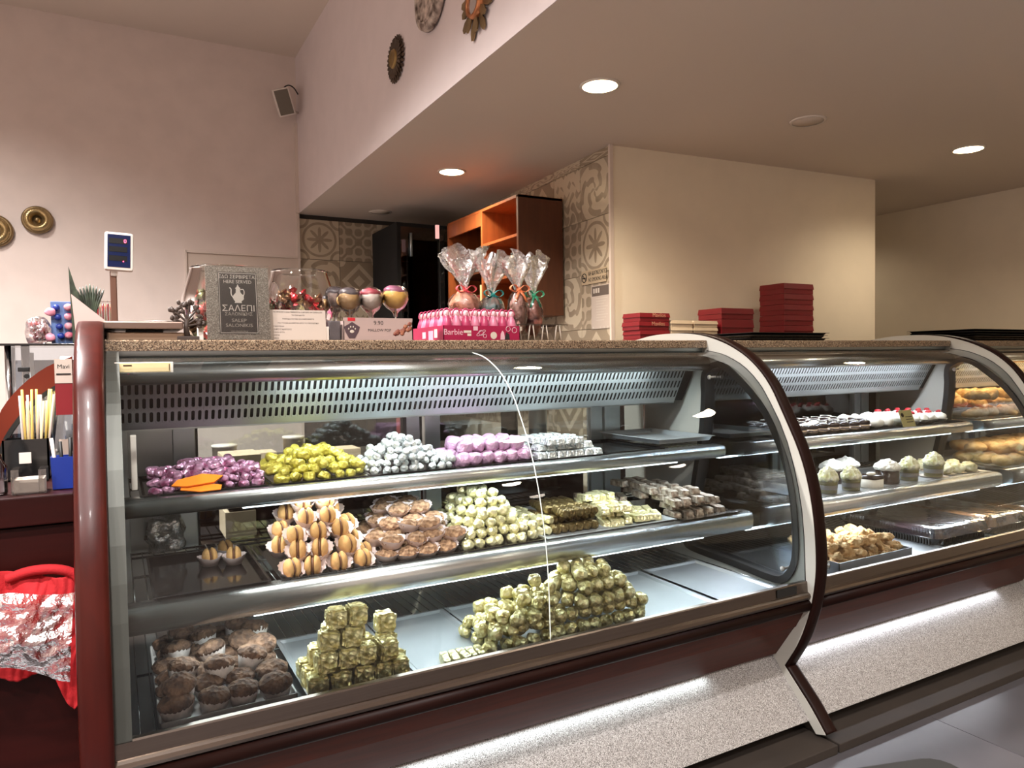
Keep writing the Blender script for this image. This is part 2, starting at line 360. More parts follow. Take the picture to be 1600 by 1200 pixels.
# patchwork wall tiles: printed patterns, each tile a piece of its own
def tilemat(name, kind, a, b, seed):
    m = bpy.data.materials.new(name); m.use_nodes = True; nt = m.node_tree; N = nt.nodes; L = nt.links; P = N['Principled BSDF']
    tc = N.new('ShaderNodeTexCoord'); sp = N.new('ShaderNodeSeparateXYZ'); L.new(tc.outputs['Object'], sp.inputs[0])
    def mth(op, *xs):
        n = N.new('ShaderNodeMath'); n.operation = op
        for i, x in enumerate(xs):
            if isinstance(x, (int, float)): n.inputs[i].default_value = x
            else: L.new(x, n.inputs[i])
        return n.outputs[0]
    x, y = mth('MULTIPLY', sp.outputs[0], 1/.163), mth('MULTIPLY', sp.outputs[2], 1/.163)      # -1..1 on the tile
    r = mth('SQRT', mth('ADD', mth('MULTIPLY', x, x), mth('MULTIPLY', y, y))); an = mth('ARCTAN2', y, x)
    ax, ay = mth('ABSOLUTE', x), mth('ABSOLUTE', y)
    cr = mth('SQRT', mth('ADD', mth('POWER', mth('SUBTRACT', 1.0, ax), 2.0), mth('POWER', mth('SUBTRACT', 1.0, ay), 2.0)))
    if kind == 0:      # petal rosette in a ring, quarter rings in the corners
        e = mth('ADD', mth('MULTIPLY', mth('COSINE', mth('MULTIPLY', an, 8)), .22), .42)
        v = mth('MAXIMUM', mth('LESS_THAN', r, e), mth('LESS_THAN', mth('ABSOLUTE', mth('SUBTRACT', r, .82)), .06)); v = mth('MAXIMUM', v, mth('LESS_THAN', mth('ABSOLUTE', mth('SUBTRACT', cr, .42)), .07))
    elif kind == 1:    # diamond in diamond with square dots
        d = mth('ADD', ax, ay); v = mth('LESS_THAN', mth('ABSOLUTE', mth('SUBTRACT', d, .78)), .14); v = mth('MAXIMUM', v, mth('LESS_THAN', d, .3)); v = mth('MAXIMUM', v, mth('LESS_THAN', cr, .3))
    elif kind == 2:    # four curling lobes
        s = mth('SINE', mth('ADD', mth('MULTIPLY', an, 4), mth('MULTIPLY', r, 9))); v = mth('GREATER_THAN', mth('ADD', s, mth('MULTIPLY', mth('SINE', mth('MULTIPLY', r, 17)), .6)), .25)
    elif kind == 3:    # star and octagons
        s = mth('MULTIPLY', mth('COSINE', mth('MULTIPLY', x, 6.3)), mth('COSINE', mth('MULTIPLY', y, 6.3))); v = mth('GREATER_THAN', mth('ABSOLUTE', s), .35); v = mth('MAXIMUM', v, mth('LESS_THAN', mth('ABSOLUTE', mth('SUBTRACT', ax, ay)), .08))
    else:              # damask scroll
        s = mth('SINE', mth('ADD', mth('MULTIPLY', x, 7), mth('MULTIPLY', mth('SINE', mth('MULTIPLY', y, 6)), 1.6))); q = mth('SINE', mth('ADD', mth('MULTIPLY', y, 8), mth('MULTIPLY', mth('COSINE', mth('MULTIPLY', ax, 7)), 2.0))); v = mth('GREATER_THAN', mth('MULTIPLY', s, q), .08)
    nz = N.new('ShaderNodeTexNoise'); nz.inputs['Scale'].default_value = 14; L.new(tc.outputs['Object'], nz.inputs['Vector'])
    fac = mth('MULTIPLY', v, mth('ADD', mth('MULTIPLY', nz.outputs[0], .7), .5))
    mx = N.new('ShaderNodeMix'); mx.data_type = 'RGBA'; mx.inputs[6].default_value = (*lin(a), 1); mx.inputs[7].default_value = (*lin(b), 1); L.new(fac, mx.inputs[0]); L.new(mx.outputs[2], P.inputs['Base Color'])
    P.inputs['Roughness'].default_value = .3; return m
tms = [tilemat('patterned_tile_rosette', 0, (196, 182, 158), (146, 130, 110), 1), tilemat('patterned_tile_diamond', 1, (150, 135, 114), (200, 186, 162), 2),
       tilemat('patterned_tile_lobes', 2, (198, 184, 160), (148, 132, 112), 3), tilemat('patterned_tile_star', 3, (184, 168, 146), (140, 126, 106), 4), tilemat('patterned_tile_damask', 4, (202, 188, 164), (154, 138, 116), 5)]
tme = []
for q in tms:
    o = obj('wall_tile', box(B(), -.163, .163, -.006, .006, -.163, .163, .0015), q); tme.append(o.data); bpy.data.objects.remove(o)
k = 0
for i in range(4):
    for j in range(5):
        o = bpy.data.objects.new('wall_tile', tme[(i*3+j*2+(i*j) % 3) % 5]); COL.objects.link(o); o.parent = wa; o.location = (1.352+.168+.329*i, 6.054, 2.5-.2-.329*j); k += 1
dirv = (PB-PA).normalized(); ang = math.atan2(dirv.y, dirv.x)
for i in range(8):
    for j in range(5):
        p = PA+dirv*(.165+.329*i); z = 2.5-.05-.165+.045-.329*j
        o = bpy.data.objects.new('wall_tile', tme[(i*2+j*3+(i*j) % 4+2) % 5]); COL.objects.link(o); o.parent = wm; o.location = (p.x+.006, p.y, z-.0475); o.rotation_euler = (0, 0, ang)
for i in range(8):   # cut strip of tiles under the ceiling
    p = PA+dirv*(.165+.329*i)
    o = bpy.data.objects.new('wall_tile', tme[(i*3+1) % 5]); COL.objects.link(o); o.parent = wm; o.location = (p.x+.006, p.y, 2.4735); o.rotation_euler = (0, 0, ang); o.scale = (1, 1, .155)

# ceiling fittings
def downlight(x, y, lab, lit=True, grp='round recessed downlights'):
    t = thing('downlight' if lit else 'ceiling_cover', lab, 'light' if lit else 'cover plate', (x, y, H2), grp if lit else None)
    obj('rim', lathe(B(), [(.078, -.006), (.088, -.007), (.092, 0), (.078, 0)], 40, (x, y, H2)), m_white, t)
    obj('lit_disc' if lit else 'cover_disc', lathe(B(), [(0, -.004), (.079, -.004), (.079, 0)], 40, (x, y, H2)), m_lamp if lit else m_ceil, t)
downlight(1.935, 2.67, 'glowing round downlight nearest the fascia edge, above the first display case')
downlight(1.94, 4.30, 'glowing round downlight above the open cherry wall cabinet')
downlight(4.50, 2.50, 'glowing round downlight beyond the blank cover, near the recess')
downlight(3.19, 2.58, 'unlit blank round cover plate between the two downlights on the low ceiling', False)
downlight(1.93, 5.70, 'small unlit round cover plate near the tiled back wall', False)

# cable duct on the back wall: a shallow frame of white trunking
t = thing('cable_duct', 'white cable duct running level across the mauve back wall', 'cable duct', (.93, 6.02, 2.14))
obj('level_run', box(B(), .497, 1.33, 6.010, 6.0215, 2.132, 2.150, .002), m_trimw, t)
obj('drop', box(B(), .490, .505, 6.010, 6.0295, 1.0, 2.150, .002), m_trimw, t)
# wall panel under it
struct('trim_4', box(B(), .506, 1.335, 6.022, 6.03, .9, 2.132), mat('pale_splash_panel', (206, 190, 176), .6, var=.02))

# loudspeaker
t = thing('wall_speaker', 'small pale loudspeaker tilted on a bracket high in the corner', 'speaker', (1.21, 5.83, 3.30))
mt = Matrix.Translation((1.205, 5.80, 3.30)) @ Matrix.Rotation(R(-14), 4, 'Z') @ Matrix.Rotation(R(-16), 4, 'Y') @ Matrix.Rotation(R(20), 4, 'X')
def bxm(x0, x1, y0, y1, z0, z1, bev=0, mt=mt):
    b = box(B(), x0, x1, y0, y1, z0, z1, bev); bmesh.ops.transform(b, matrix=mt, verts=b.verts); return b
obj('body', bxm(-.062, .062, -.05, .07, -.10, .10, .006), m_white, t)
obj('speaker_grille', bxm(-.052, .052, -.055, -.05, -.09, .09, .002), mat('grey_speaker_cloth', (112, 104, 92), .8, bump=.3, bscale=400), t)
obj('bracket', tube(B(), [(1.23, 5.86, 3.30), (1.30, 5.93, 3.29), (1.35, 5.97, 3.29)], .010), m_white, t)
obj('cord', tube(B(), smoothopen([(1.24, 5.86, 3.37), (1.22, 5.9, 3.44), (1.27, 5.93, 3.49), (1.32, 5.95, 3.48), (1.35, 5.95, 3.43)], 2), .005, 6), m_black, t)

# round moulds on the back wall (fluted ring tins)
def mould(x, z, r, lab):
    t = thing('ring_mould', lab, 'mould', (x, 6.03, z), 'brass ring moulds on the back wall')
    y = 6.03
    def L(prof, seg=48, wob=None):
        b = lathe(B(), prof, seg, (0, 0, 0), wob=wob); bmesh.ops.transform(b, matrix=Matrix.Translation((x, y, z)) @ Matrix.Rotation(PI/2, 4, 'X'), verts=b.verts); return b
    obj('rim', L([(r*.80, .004), (r*1.0, .0), (r*1.02, .022), (r*.95, .034), (r*.86, .038), (r*.80, .030)]), m_bronze, t)
    b = B(); n = 24; rings = []
    for k, (rr, h) in enumerate([(.84, .036), (.76, .056), (.64, .066), (.52, .060), (.42, .044), (.34, .020)]):
        ring = []
        for s in range(n*2):
            a = 2*PI*s/(n*2)+k*.11; hh = h+(.007 if s % 2 else -.004)
            ring.append(b.verts.new((x+r*rr*math.cos(a), y-hh, z+r*rr*math.sin(a))))
        rings.append(ring)
    for a, c in zip(rings, rings[1:]):
        for s in range(n*2): b.faces.new((a[s], a[(s+1) % (n*2)], c[(s+1) % (n*2)], c[s])).smooth = True
    obj('fluted_ring', b, mat('polished_brass', (176, 152, 108), .3, .85, var=.15), t)
    obj('centre_cone', L([(r*.34, .012), (r*.20, .014), (r*.16, .036), (0, .044)]), m_bronze, t)
mould(-.440, 2.300, .094, 'round brass ring mould with swirling flutes, the higher one')
mould(-.690, 2.208, .110, 'larger brass ring mould cut off by the picture edge')

# ornaments on the fascia (all facing -X)
def fas(y, z): return Matrix.Translation((1.352, y, z)) @ Matrix.Rotation(-PI/2, 4, 'Y')
def onf(b, y, z): bmesh.ops.transform(b, matrix=fas(y, z), verts=b.verts); return b
t = thing('sunburst_ornament', 'small brown sunburst wall ornament with many thin rays', 'ornament', (1.352, 3.665, 2.87), 'ornaments on the fascia')
for lay, (n, r0, r1, wd) in enumerate([(26, .045, .122, .0085), (26, .04, .105, .008)]):
    b = B()
    for k in range(n):
        a = 2*PI*(k+.5*lay)/n; u = Vector((math.cos(a), math.sin(a), 0)); v = Vector((-u.y, u.x, 0))
        z0 = .006+.010*lay
        q = [u*r0-v*wd*.6, u*r0+v*wd*.6, u*(r1*.9)+v*wd, u*r1, u*(r1*.9)-v*wd]
        A = [b.verts.new(p+Vector((0, 0, z0))) for p in q]; C = [b.verts.new(p+Vector((0, 0, z0+.006))) for p in q]
        b.faces.new(A); b.faces.new(C[::-1])
        for i in range(5): b.faces.new((A[i], C[i], C[(i+1) % 5], A[(i+1) % 5]))
    o = obj('rays', onf(b, 3.665, 2.87), mat('dark_carved_wood', (74, 58, 44), .6, var=.2), t); o['kind'] = 'stuff'
obj('centre_disc', onf(lathe(B(), [(0, .028), (.03, .028), (.042, .034), (.05, .024), (.05, .004)], 32), 3.665, 2.87), mat('antique_gold', (142, 116, 70), .4, .5, var=.2), t)
t = thing('carved_plate', 'round whitewashed wall plate with dark engraved tracery', 'wall plate', (1.352, 3.17, 2.985), 'ornaments on the fascia')
m_eng = mat('whitewashed_engraved_wood', (206, 190, 176), .6, bump=.8, bscale=26, rgb2=(84, 66, 56), vscale=24, bdist=.006)
obj('disc', onf(lathe(B(), [(0, .034), (.10, .034), (.145, .038), (.16, .032), (.162, .01), (.15, .004)], 48), 3.17, 2.985), m_eng, t)
obj('ring', onf(lathe(B(), [(.118, .038), (.124, .043), (.130, .039)], 48), 3.17, 2.985), m_eng, t)
t = thing('flower_mirror', 'small round mirror ringed by flat brass petals, cut by the top edge', 'mirror', (1.352, 2.70, 2.745), 'ornaments on the fascia')
for k in range(16):
    a = 2*PI*k/16+.1; u = Vector((math.cos(a), math.sin(a), 0)); v = Vector((-u.y, u.x, 0)); r1 = .145 if k % 2 else .12; z0 = .008 if k % 2 else .016
    q = [u*.05-v*.010, u*.05+v*.010, u*(r1*.8)+v*.020, u*r1+v*.010, u*r1-v*.010, u*(r1*.8)-v*.020]
    b = B(); A = [b.verts.new(p+Vector((0, 0, z0))) for p in q]; C = [b.verts.new(p+Vector((0, 0, z0+.005))) for p in q]
    b.faces.new(A); b.faces.new(C[::-1])
    for i in range(6): b.faces.new((A[i], C[i], C[(i+1) % 6], A[(i+1) % 6]))
    obj('petal', onf(b, 2.70, 2.745), m_bronze, t)
obj('frame', onf(lathe(B(), [(.044, .02), (.05, .034), (.062, .034), (.066, .01)], 40), 2.70, 2.745), mat('copper_ring', (170, 110, 72), .35, .8, var=.1), t)
obj('mirror_glass', onf(lathe(B(), [(0, .026), (.046, .026)], 40), 2.70, 2.745), mat('mirror_silver', (230, 230, 235), .03, 1), t)
# ------------------------------------------------------------------ refrigerated display cases
ARCH = [(2.483, 1.36), (2.377, 1.376), (2.257, 1.379), (2.164, 1.375), (2.09, 1.365), (2.019, 1.348), (1.945, 1.322), (1.853, 1.274), (1.767, 1.194), (1.707, 1.088), (1.629, 0.945), (1.589, 0.8), (1.575, 0.664), (1.574, 0.57), (1.585, 0.495), (1.6, 0.429), (1.64, 0.32), (1.7, 0.222), (1.642, 0.167), (1.595, 0.123), (1.536, 0.053)]
GL = [(2.062, 1.306), (1.993, 1.295), (1.945, 1.28), (1.878, 1.249), (1.819, 1.202), (1.779, 1.156), (1.697, 1.026), (1.647, 0.878), (1.62, 0.731), (1.613, 0.537)]
WIN = [(2.077, 1.231), (2.014, 1.265), (1.964, 1.254), (1.907, 1.217), (1.816, 1.142), (1.754, 1.069), (1.696, 0.959), (1.66, 0.851), (1.644, 0.727), (1.641, 0.615), (1.656, 0.558), (1.697, 0.51), (1.747, 0.501), (1.91, 0.513), (2.093, 0.518), (2.171, 0.524), (2.194, 0.543), (2.146, 0.773), (2.1, 0.972), (2.083, 1.125), (2.088, 1.193)]
def inset(poly, d):
    n = len(poly); A = sum(poly[i][0]*poly[(i+1) % n][1]-poly[(i+1) % n][0]*poly[i][1] for i in range(n)); s = 1 if A > 0 else -1; out = []
    for i in range(n):
        a, b, c = Vector(poly[i-1]), Vector(poly[i]), Vector(poly[(i+1) % n])
        n1 = Vector((-(b-a).y, (b-a).x)).normalized()*s; n2 = Vector((-(c-b).y, (c-b).x)).normalized()*s; m = (n1+n2)
        if m.length < 1e-4: m = n1
        m.normalize(); out.append(tuple(b+m*d/max(.5, m.dot(n1))))
    return out
def offopen(p, d):
    out = []
    for i in range(len(p)):
        a, c = Vector(p[max(i-1, 0)]), Vector(p[min(i+1, len(p)-1)]); t = (c-a).normalized(); out.append((p[i][0]+t.y*d, p[i][1]-t.x*d))
    return out
def holeplate(outer, inner, x0, x1):
    b = B(); fs = []; loops = []
    for x in (x0, x1):
        lo = []
        for poly in (outer, inner):
            vs = [b.verts.new((x, p[0], p[1])) for p in poly]; lo.append(vs)
            for i in range(len(vs)): b.edges.new((vs[i], vs[(i+1) % len(vs)]))
        ed = [e for e in b.edges if abs(e.verts[0].co.x-x) < 1e-6 and abs(e.verts[1].co.x-x) < 1e-6]
        bmesh.ops.triangle_fill(b, use_beauty=True, use_dissolve=False, edges=ed); loops.append(lo)
    for k in range(2):
        A, C = loops[0][k], loops[1][k]
        for i in range(len(A)): b.faces.new((A[i], C[i], C[(i+1) % len(A)], A[(i+1) % len(A)]))
    return b
def ring(poly, d0, d1, x0, x1):
    """frame between two insets of a closed outline"""
    a, c = inset(poly, d0), inset(poly, d1); b = B(); n = len(a)
    V = [[b.verts.new((x, p[0], p[1])) for p in q] for x in (x0, x1) for q in (a, c)]
    for i in range(n):
        j = (i+1) % n
        for P, Q in ((0, 1), (1, 3), (3, 2), (2, 0)): b.faces.new((V[P][i], V[P][j], V[Q][j], V[Q][i])).smooth = False
    return b
arch_s = smoothopen(ARCH[:18], 2)+smoothopen(ARCH[17:], 2)[1:]
panel = arch_s+[(1.572, .041), (1.595, .065), (1.748, .236), (2.56, .236), (2.58, 1.30), (2.55, 1.345)]
wins = smoothout(WIN, 1)
def end_panel(x0, x1, lab, wood=False, window=True, dz=0):
    t = thing('end_panel', lab, 'end panel', (x0, 2.0, .03), 'curved end panels of the display cases')
    if window: b = holeplate(panel, wins, x0, x1-.004)
    else: b = prism(B(), [(y, z+dz*(z > 1.2)) for y, z in panel], 'x', x0, x1)
    obj('board', b, m_wood if wood else m_arch, t)
    # edge moulding
    pts = [(y, z+dz*(z > 1.2)) for y, z in arch_s[8:]]; b = B()
    rings = []
    o0, o1, o2 = pts, offopen(pts, .007), offopen(pts, .011)
    for i in range(len(pts)):
        f = min(1, i/14)
        def q(o, x): return b.verts.new((x, pts[i][0]+(o[i][0]-pts[i][0])*f, pts[i][1]+(o[i][1]-pts[i][1])*f))
        a, e = x0+(.002 if not wood else -.001), x1+.002
        rings.append([q(o0, a), q(o1, a+.002), q(o2, a+.012), q(o2, e-.012), q(o1, e-.002), q(o0, e)])
    for a, c in zip(rings, rings[1:]):
        for k in range(6): b.faces.new((a[k], a[(k+1) % 6], c[(k+1) % 6], c[k])).smooth = True
    b.faces.new(rings[0]); b.faces.new(rings[-1][::-1])
    obj('edge_moulding', b, m_woodl if wood else m_woodt, t)
    if window:
        sl = obj('window_seal', ring(wins, -.004, .020, x0-.006, x1+.002), m_black, t)
        obj('window_pane', prism(B(), inset(wins, .012), 'x', x0+.018, x0+.024), m_winglass, t)
        for y, z in ((2.035, 1.205), (1.695, .560)):
            b = tube(B(), [(x0-.012, y, z), (x0+.018, y, z)], .0045, 10); lathe_b = lathe(b, [(0, 0), (.0085, 0), (.0085, .004), (0, .006)], 16)
            for v in b.verts:
                if abs(v.co.x) < .02 and abs(v.co.y) < .02: v.co = Vector((x0-.012-v.co.z, y+v.co.x, z+v.co.y))
            obj('pane_fixing', b, m_white, t)
    # seam line on the cream face where the front glass lands
    if not wood: obj('glass_groove', tube(B(), [(x0-.0005, y, z) for y, z in smoothopen(GL, 1)], .0016, 6), m_black, t)
    return t

def slots(x0, x1, y0, z0, y1, z1, n, rows, sw=.0090, sh=.032):
    """slotted sheet between two level lines"""
    b = B(); L = math.hypot(y1-y0, z1-z0); u = ((y1-y0)/L, (z1-z0)/L)
    def P(x, s): return b.verts.new((x, y0+u[0]*s, z0+u[1]*s))
    cw = (x1-x0)/n; m0 = .030; ch = (L-m0-.016)/rows
    a12 = [2*PI*k/12+PI/12 for k in range(12)]
    for i in range(n):
        for j in range(rows):
            cx = x0+(i+.5)*cw; cs = m0+(j+.5)*ch; inn = []; out = []
            for a in a12:
                c, s = math.cos(a), math.sin(a); px = c*sw/2; ps = s*sw/2+math.copysign(sh/2-sw/2, s); inn.append(P(cx+px, cs+ps))
                k = min(cw/2/abs(c), ch/2/abs(s)); out.append(P(cx+c*k if abs(abs(c*k)-cw/2) > 1e-9 else cx+math.copysign(cw/2, c), cs+s*k))
            for k in range(12): b.faces.new((inn[k], inn[(k+1) % 12], out[(k+1) % 12], out[k]))
    # corners between the 12-gon rays and the cell corners
            for sx in (-1, 1):
                for ss in (-1, 1):
                    cv = P(cx+sx*cw/2, cs+ss*ch/2); q = [o for o, a in zip(out, a12) if math.cos(a)*sx > 0 and math.sin(a)*ss > 0]
                    q.sort(key=lambda v: (v.co-cv.co).length)
                    side = [v for v in q if abs(v.co.x-cv.co.x) < 1e-6]; cap = [v for v in q if v not in side]
                    if side and cap: b.faces.new((cv, min(side, key=lambda v: (v.co-cv.co).length), min(cap, key=lambda v: (v.co-cv.co).length)))
    for s0, s1 in ((0, m0), (L-.016, L)):
        b.faces.new((P(x0, s0), P(x1, s0), P(x1, s1), P(x0, s1)))
    return b
def rail(yf, zt, h):
    y, z = yf, zt
    return [(y+.06, z), (y+.022, z-.0005), (y+.010, z-.004), (y+.002, z-.012), (y, z-h*.42), (y+.002, z-h*.7), (y+.009, z-h*.92), (y+.02, z-h), (y+.06, z-h)]
def wire_rack(name, x0, x1, y0, y1, z, parent, step=.029):
    b = B(); n = int((x1-x0)/step)
    for i in range(n+1):
        x = x0+(x1-x0)*i/n; tube(b, [(x, y0, z), (x, y1, z)], .0017, 5)
    o = obj(name, b, m_wirec, parent); o['kind'] = 'stuff'
    for y in (y0+.004, (y0+y1)/2, y1-.05, y1): obj('rack_bar', tube(B(), [(x0, y, z-.004), (x1, y, z-.004)], .0035, 8), m_chrome, parent)
def display_case(x0, x1, lab, nslots, joints, lit, color, power, kickw, glow):
    t = thing('display_case', lab, 'display case', ((x0+x1)/2, 2.1, .03), 'curved glass display cases in a row')
    jb = .028 if x0 < 1 else .004
    obj('tank', box(B(), x0, x1, 1.64, 2.5, .44, .478), m_steeld, t)
    obj('sill', prism(B(), [(1.622, .538), (1.608, .538), (1.606, .534), (1.604, .503), (1.600, .502), (1.594, .498), (1.591, .490), (1.594, .482), (1.602, .477), (1.64, .477), (1.64, .49), (1.622, .50)], 'x', x0, x1), m_sill, t)
    obj('top_moulding', prism(B(), [(1.62, .4765), (1.598, .4765), (1.591, .470), (1.588, .460), (1.591, .448), (1.600, .440), (1.62, .436)], 'x', x0, x1, smooth=True), m_woodt, t)
    ap = [(1.621, .476), (1.621, .430), (1.652, .372), (1.654, .374), (1.735, .252), (1.76, .252), (1.78, .4765)]
    obj('apron', prism(B(), ap, 'x', x0, x1), m_wood, t)
    obj('kick_panel', prism(B(), [(1.757, .2515), (1.597, .075), (1.605, .068), (1.765, .2515)], 'x', x0, x1), m_kick, t)
    obj('recess', prism(B(), [(1.66, .031), (2.5, .031), (2.5, .25), (1.80, .25), (1.66, .10)], 'x', x0, x1), m_void, t)
    obj('plinth', box(B(), x0-.02, x1+.02, 1.505, 2.5, 0, .030, .003), mat('dark_plinth', (40, 32, 26), .75, var=.1), t)
    # header, grille, lamp
    obj('header', box(B(), x0, x1, 2.085, 2.10, 1.262, 1.316), m_steeld, t)
    obj('lamp_cover', prism(B(), smoothopen([(2.085, 1.288), (2.058, 1.284), (2.040, 1.268), (2.036, 1.250), (2.044, 1.234), (2.062, 1.230)], 1)+[(2.064, 1.233), (2.048, 1.238), (2.041, 1.251), (2.045, 1.266), (2.060, 1.280), (2.085, 1.284)], 'x', x0+jb, x1-.004, smooth=True), m_steel, t)
    la, lb = lit
    obj('lamp_tube', tube(B(), [(la, 2.076, 1.252), (lb, 2.076, 1.252)], .009, 12), glow, t)
    obj('grille', slots(x0+jb, x1-.06, 2.098, 1.262, 2.182, 1.108, nslots, 3), m_grille, t, solid=.0016)
    obj('cooler_box', prism(B(), [(2.112, 1.262), (2.196, 1.112), (2.40, 1.112), (2.40, 1.310), (2.112, 1.310)], 'x', x0+.004, x1-.004), m_void, t)
    obj('cooler_underside', prism(B(), [(2.182, 1.108), (2.182, 1.103), (2.41, 1.103), (2.41, 1.108)], 'x', x0+.004, x1-.06), m_steeld, t)
    # side linings that carry the shelves
    lin_ = offopen(smoothopen(GL, 1), .010)
    if x0 < 1:
        obj('side_lining', prism(B(), lin_+[(1.64, .49), (2.46, .49), (2.46, 1.30)], 'x', x0, x0+.032), mat('grey_side_lining', (78, 80, 75), .5, .4, var=.05), t)
    for s, (yf, zt, h) in enumerate(((1.935, .958, .046), (1.806, .736, .066))):
        sh = obj('shelf_rail', prism(B(), rail(yf, zt, h), 'x', x0+max(jb, .004)+.004, x1-.030, smooth=True), m_steel, t)
        obj('shelf_lamp', box(B(), la-.12, lb, yf+.024, yf+.040, zt-h-.004, zt-h-.0005), m_strip, sh)
        wire_rack('shelf_wires', x0+jb+.02, x1-.04, yf+.055, 2.39, zt-.008, t)
        area('shelf_light', ((la-.28+lb)/2, yf+.05, zt-h-.008), lb-la+.28, .02, power*(.20, .30)[s], color, (R(-12), 0, 0))
    wire_rack('deck_wires', x0+jb+.02, x1-.02, 1.66, 2.43, .497, t)
    area('case_light', ((la+lb)/2, 2.068, 1.240), lb-la, .018, power*.6, color, (R(8), 0, 0))
    area('kick_light', ((kickw[0]+kickw[1])/2, 1.728, .246), kickw[1]-kickw[0], .012, power*.09, color, (R(-18), 0, 0))
    # rear sliding doors
    W = x1-x0; fr = [(x0, x0+.05)]; nd = 2 if W > 1.7 else 2
    ms = [x0+.17, x0+.17+.07] if False else None
    posts = [(x0+.004, x0+.05), (x0+.17, x0+.235), (x0+W*.46, x0+W*.485), (x0+W*.495, x0+W*.525), (x0+W*.855, x0+W*.885), (x0+W*.89, x0+W*.93)]
    for a, c in posts: obj('door_post', box(B(), a, c, 2.42, 2.45, .52, 1.11, .003), m_alu, t)
    obj('door_gasket', box(B(), posts[1][1], posts[1][1]+.006, 2.418, 2.45, .52, 1.11), m_black, t)
    obj('door_gasket', box(B(), posts[2][0]-.012, posts[2][0], 2.418, 2.45, .52, 1.11), m_black, t)
    obj('bottom_track', box(B(), x0+.004, x1-.004, 2.41, 2.46, .49, .535, .003), m_alu, t)
    obj('top_track', box(B(), x0+.004, x1-.004, 2.41, 2.46, 1.09, 1.31), m_steeld, t)
    for a, c in ((posts[0][1], posts[2][0]-.012), (posts[3][1], posts[5][0]), (posts[5][1], x1-.004)): obj('door_pane', box(B(), a, c, 2.432, 2.436, .535, 1.09), m_glassp, t)
    obj('left_back_panel', box(B(), x0+.05, x0+.17, 2.425, 2.44, .535, 1.09), m_steeld, t)
    # curved front glass
    g = smoothopen(GL, 2)
    xs = [x0+.001]+joints+[x1-.001]
    for a, c in zip(xs, xs[1:]):
        p = obj('front_pane', strip(B(), g, 'x', a+.001, c-.001), m_glass, t, solid=.0)
    for x in joints: obj('pane_edge', tube(B(), [(x, y-.001, z) for y, z in g], .0016, 6), mat('polished_glass_edge', (226, 236, 228), .3, .1), t)
    return t
C1 = (-.022, 1.981); C2 = (2.031, 3.57); C3 = (3.62, 5.40)
end_panel(-.078, -.022, 'plain dark mahogany end panel at the cashier end of the first case', wood=True, window=False, dz=.018)
end_panel(1.981, 2.031, 'cream end panel with rubber-sealed window between first and second display case')
end_panel(3.57, 3.62, 'cream end panel with window between the second case and the bakery case')
m_ledw = mat('warm_led_tube', (255, 220, 170), .5, emit=((255, 196, 120), 9)); m_ledb = mat('bluish_led_tube', (235, 240, 255), .5, emit=((224, 232, 255), 9))
display_case(*C1, 'long curved glass display case full of foil-wrapped sweets and biscuits', 112, [.990], (.40, 1.74), COOL, 8, (-.02, 1.66), m_led)
display_case(*C2, 'second curved glass display case holding cream cakes and plastic cake boxes', 86, [], (2.06, 3.40), (.88, .92, 1), 9, (2.05, 3.36), m_ledb)
display_case(*C3, 'third display case glowing warm with bread and croissants', 90, [], (3.66, 5.2), (1, .66, .34), 9, (3.7, 5.2), m_ledw)
tag(obj('worktop', prism(B(), [(2.060, 1.317), (2.060, 1.341), (2.063, 1.345), (2.50, 1.345), (2.50, 1.317)], 'x', -.021, 1.980), m_granite), 'brown speckled granite worktop on the first display case', 'worktop', 'granite worktops')
tag(obj('worktop', prism(B(), [(2.060, 1.317), (2.060, 1.341), (2.063, 1.345), (2.50, 1.345), (2.50, 1.317)], 'x', 2.033, 3.568), m_granite), 'granite worktop on the second case, under the black trays', 'worktop', 'granite worktops')
tag(obj('worktop', prism(B(), [(2.060, 1.317), (2.060, 1.341), (2.063, 1.345), (2.50, 1.345), (2.50, 1.317)], 'x', 3.622, 5.38), m_granite), 'granite worktop on the warm-lit bakery case', 'worktop', 'granite worktops')
# corner bracket and small fittings
pcd = tag(obj('price_card', box(B(), .0, .125, 1.935, 1.938, 1.262, 1.288, .001), m_white), 'cream price card with brown border stuck on the glass at the cashier end', 'card')
obj('cream_field', box(B(), .006, .119, 1.9338, 1.9348, 1.2645, 1.2855), m_cream, pcd, org=(0, 0, 0)); obj('border_bar', box(B(), .008, .0095, 1.9328, 1.9337, 1.267, 1.283), m_woodt, pcd, org=(0, 0, 0)); obj('border_bar', box(B(), .1155, .117, 1.9328, 1.9337, 1.267, 1.283), m_woodt, pcd, org=(0, 0, 0)); obj('small_print', box(B(), .018, .036, 1.9328, 1.9337, 1.279, 1.2815), m_woodt, pcd, org=(0, 0, 0))
tag(obj('black_sticker', box(B(), 1.835, 1.925, 1.6015, 1.6035, .506, .532), m_black), 'blank black sticker on the steel sill by the cream end panel', 'sticker')
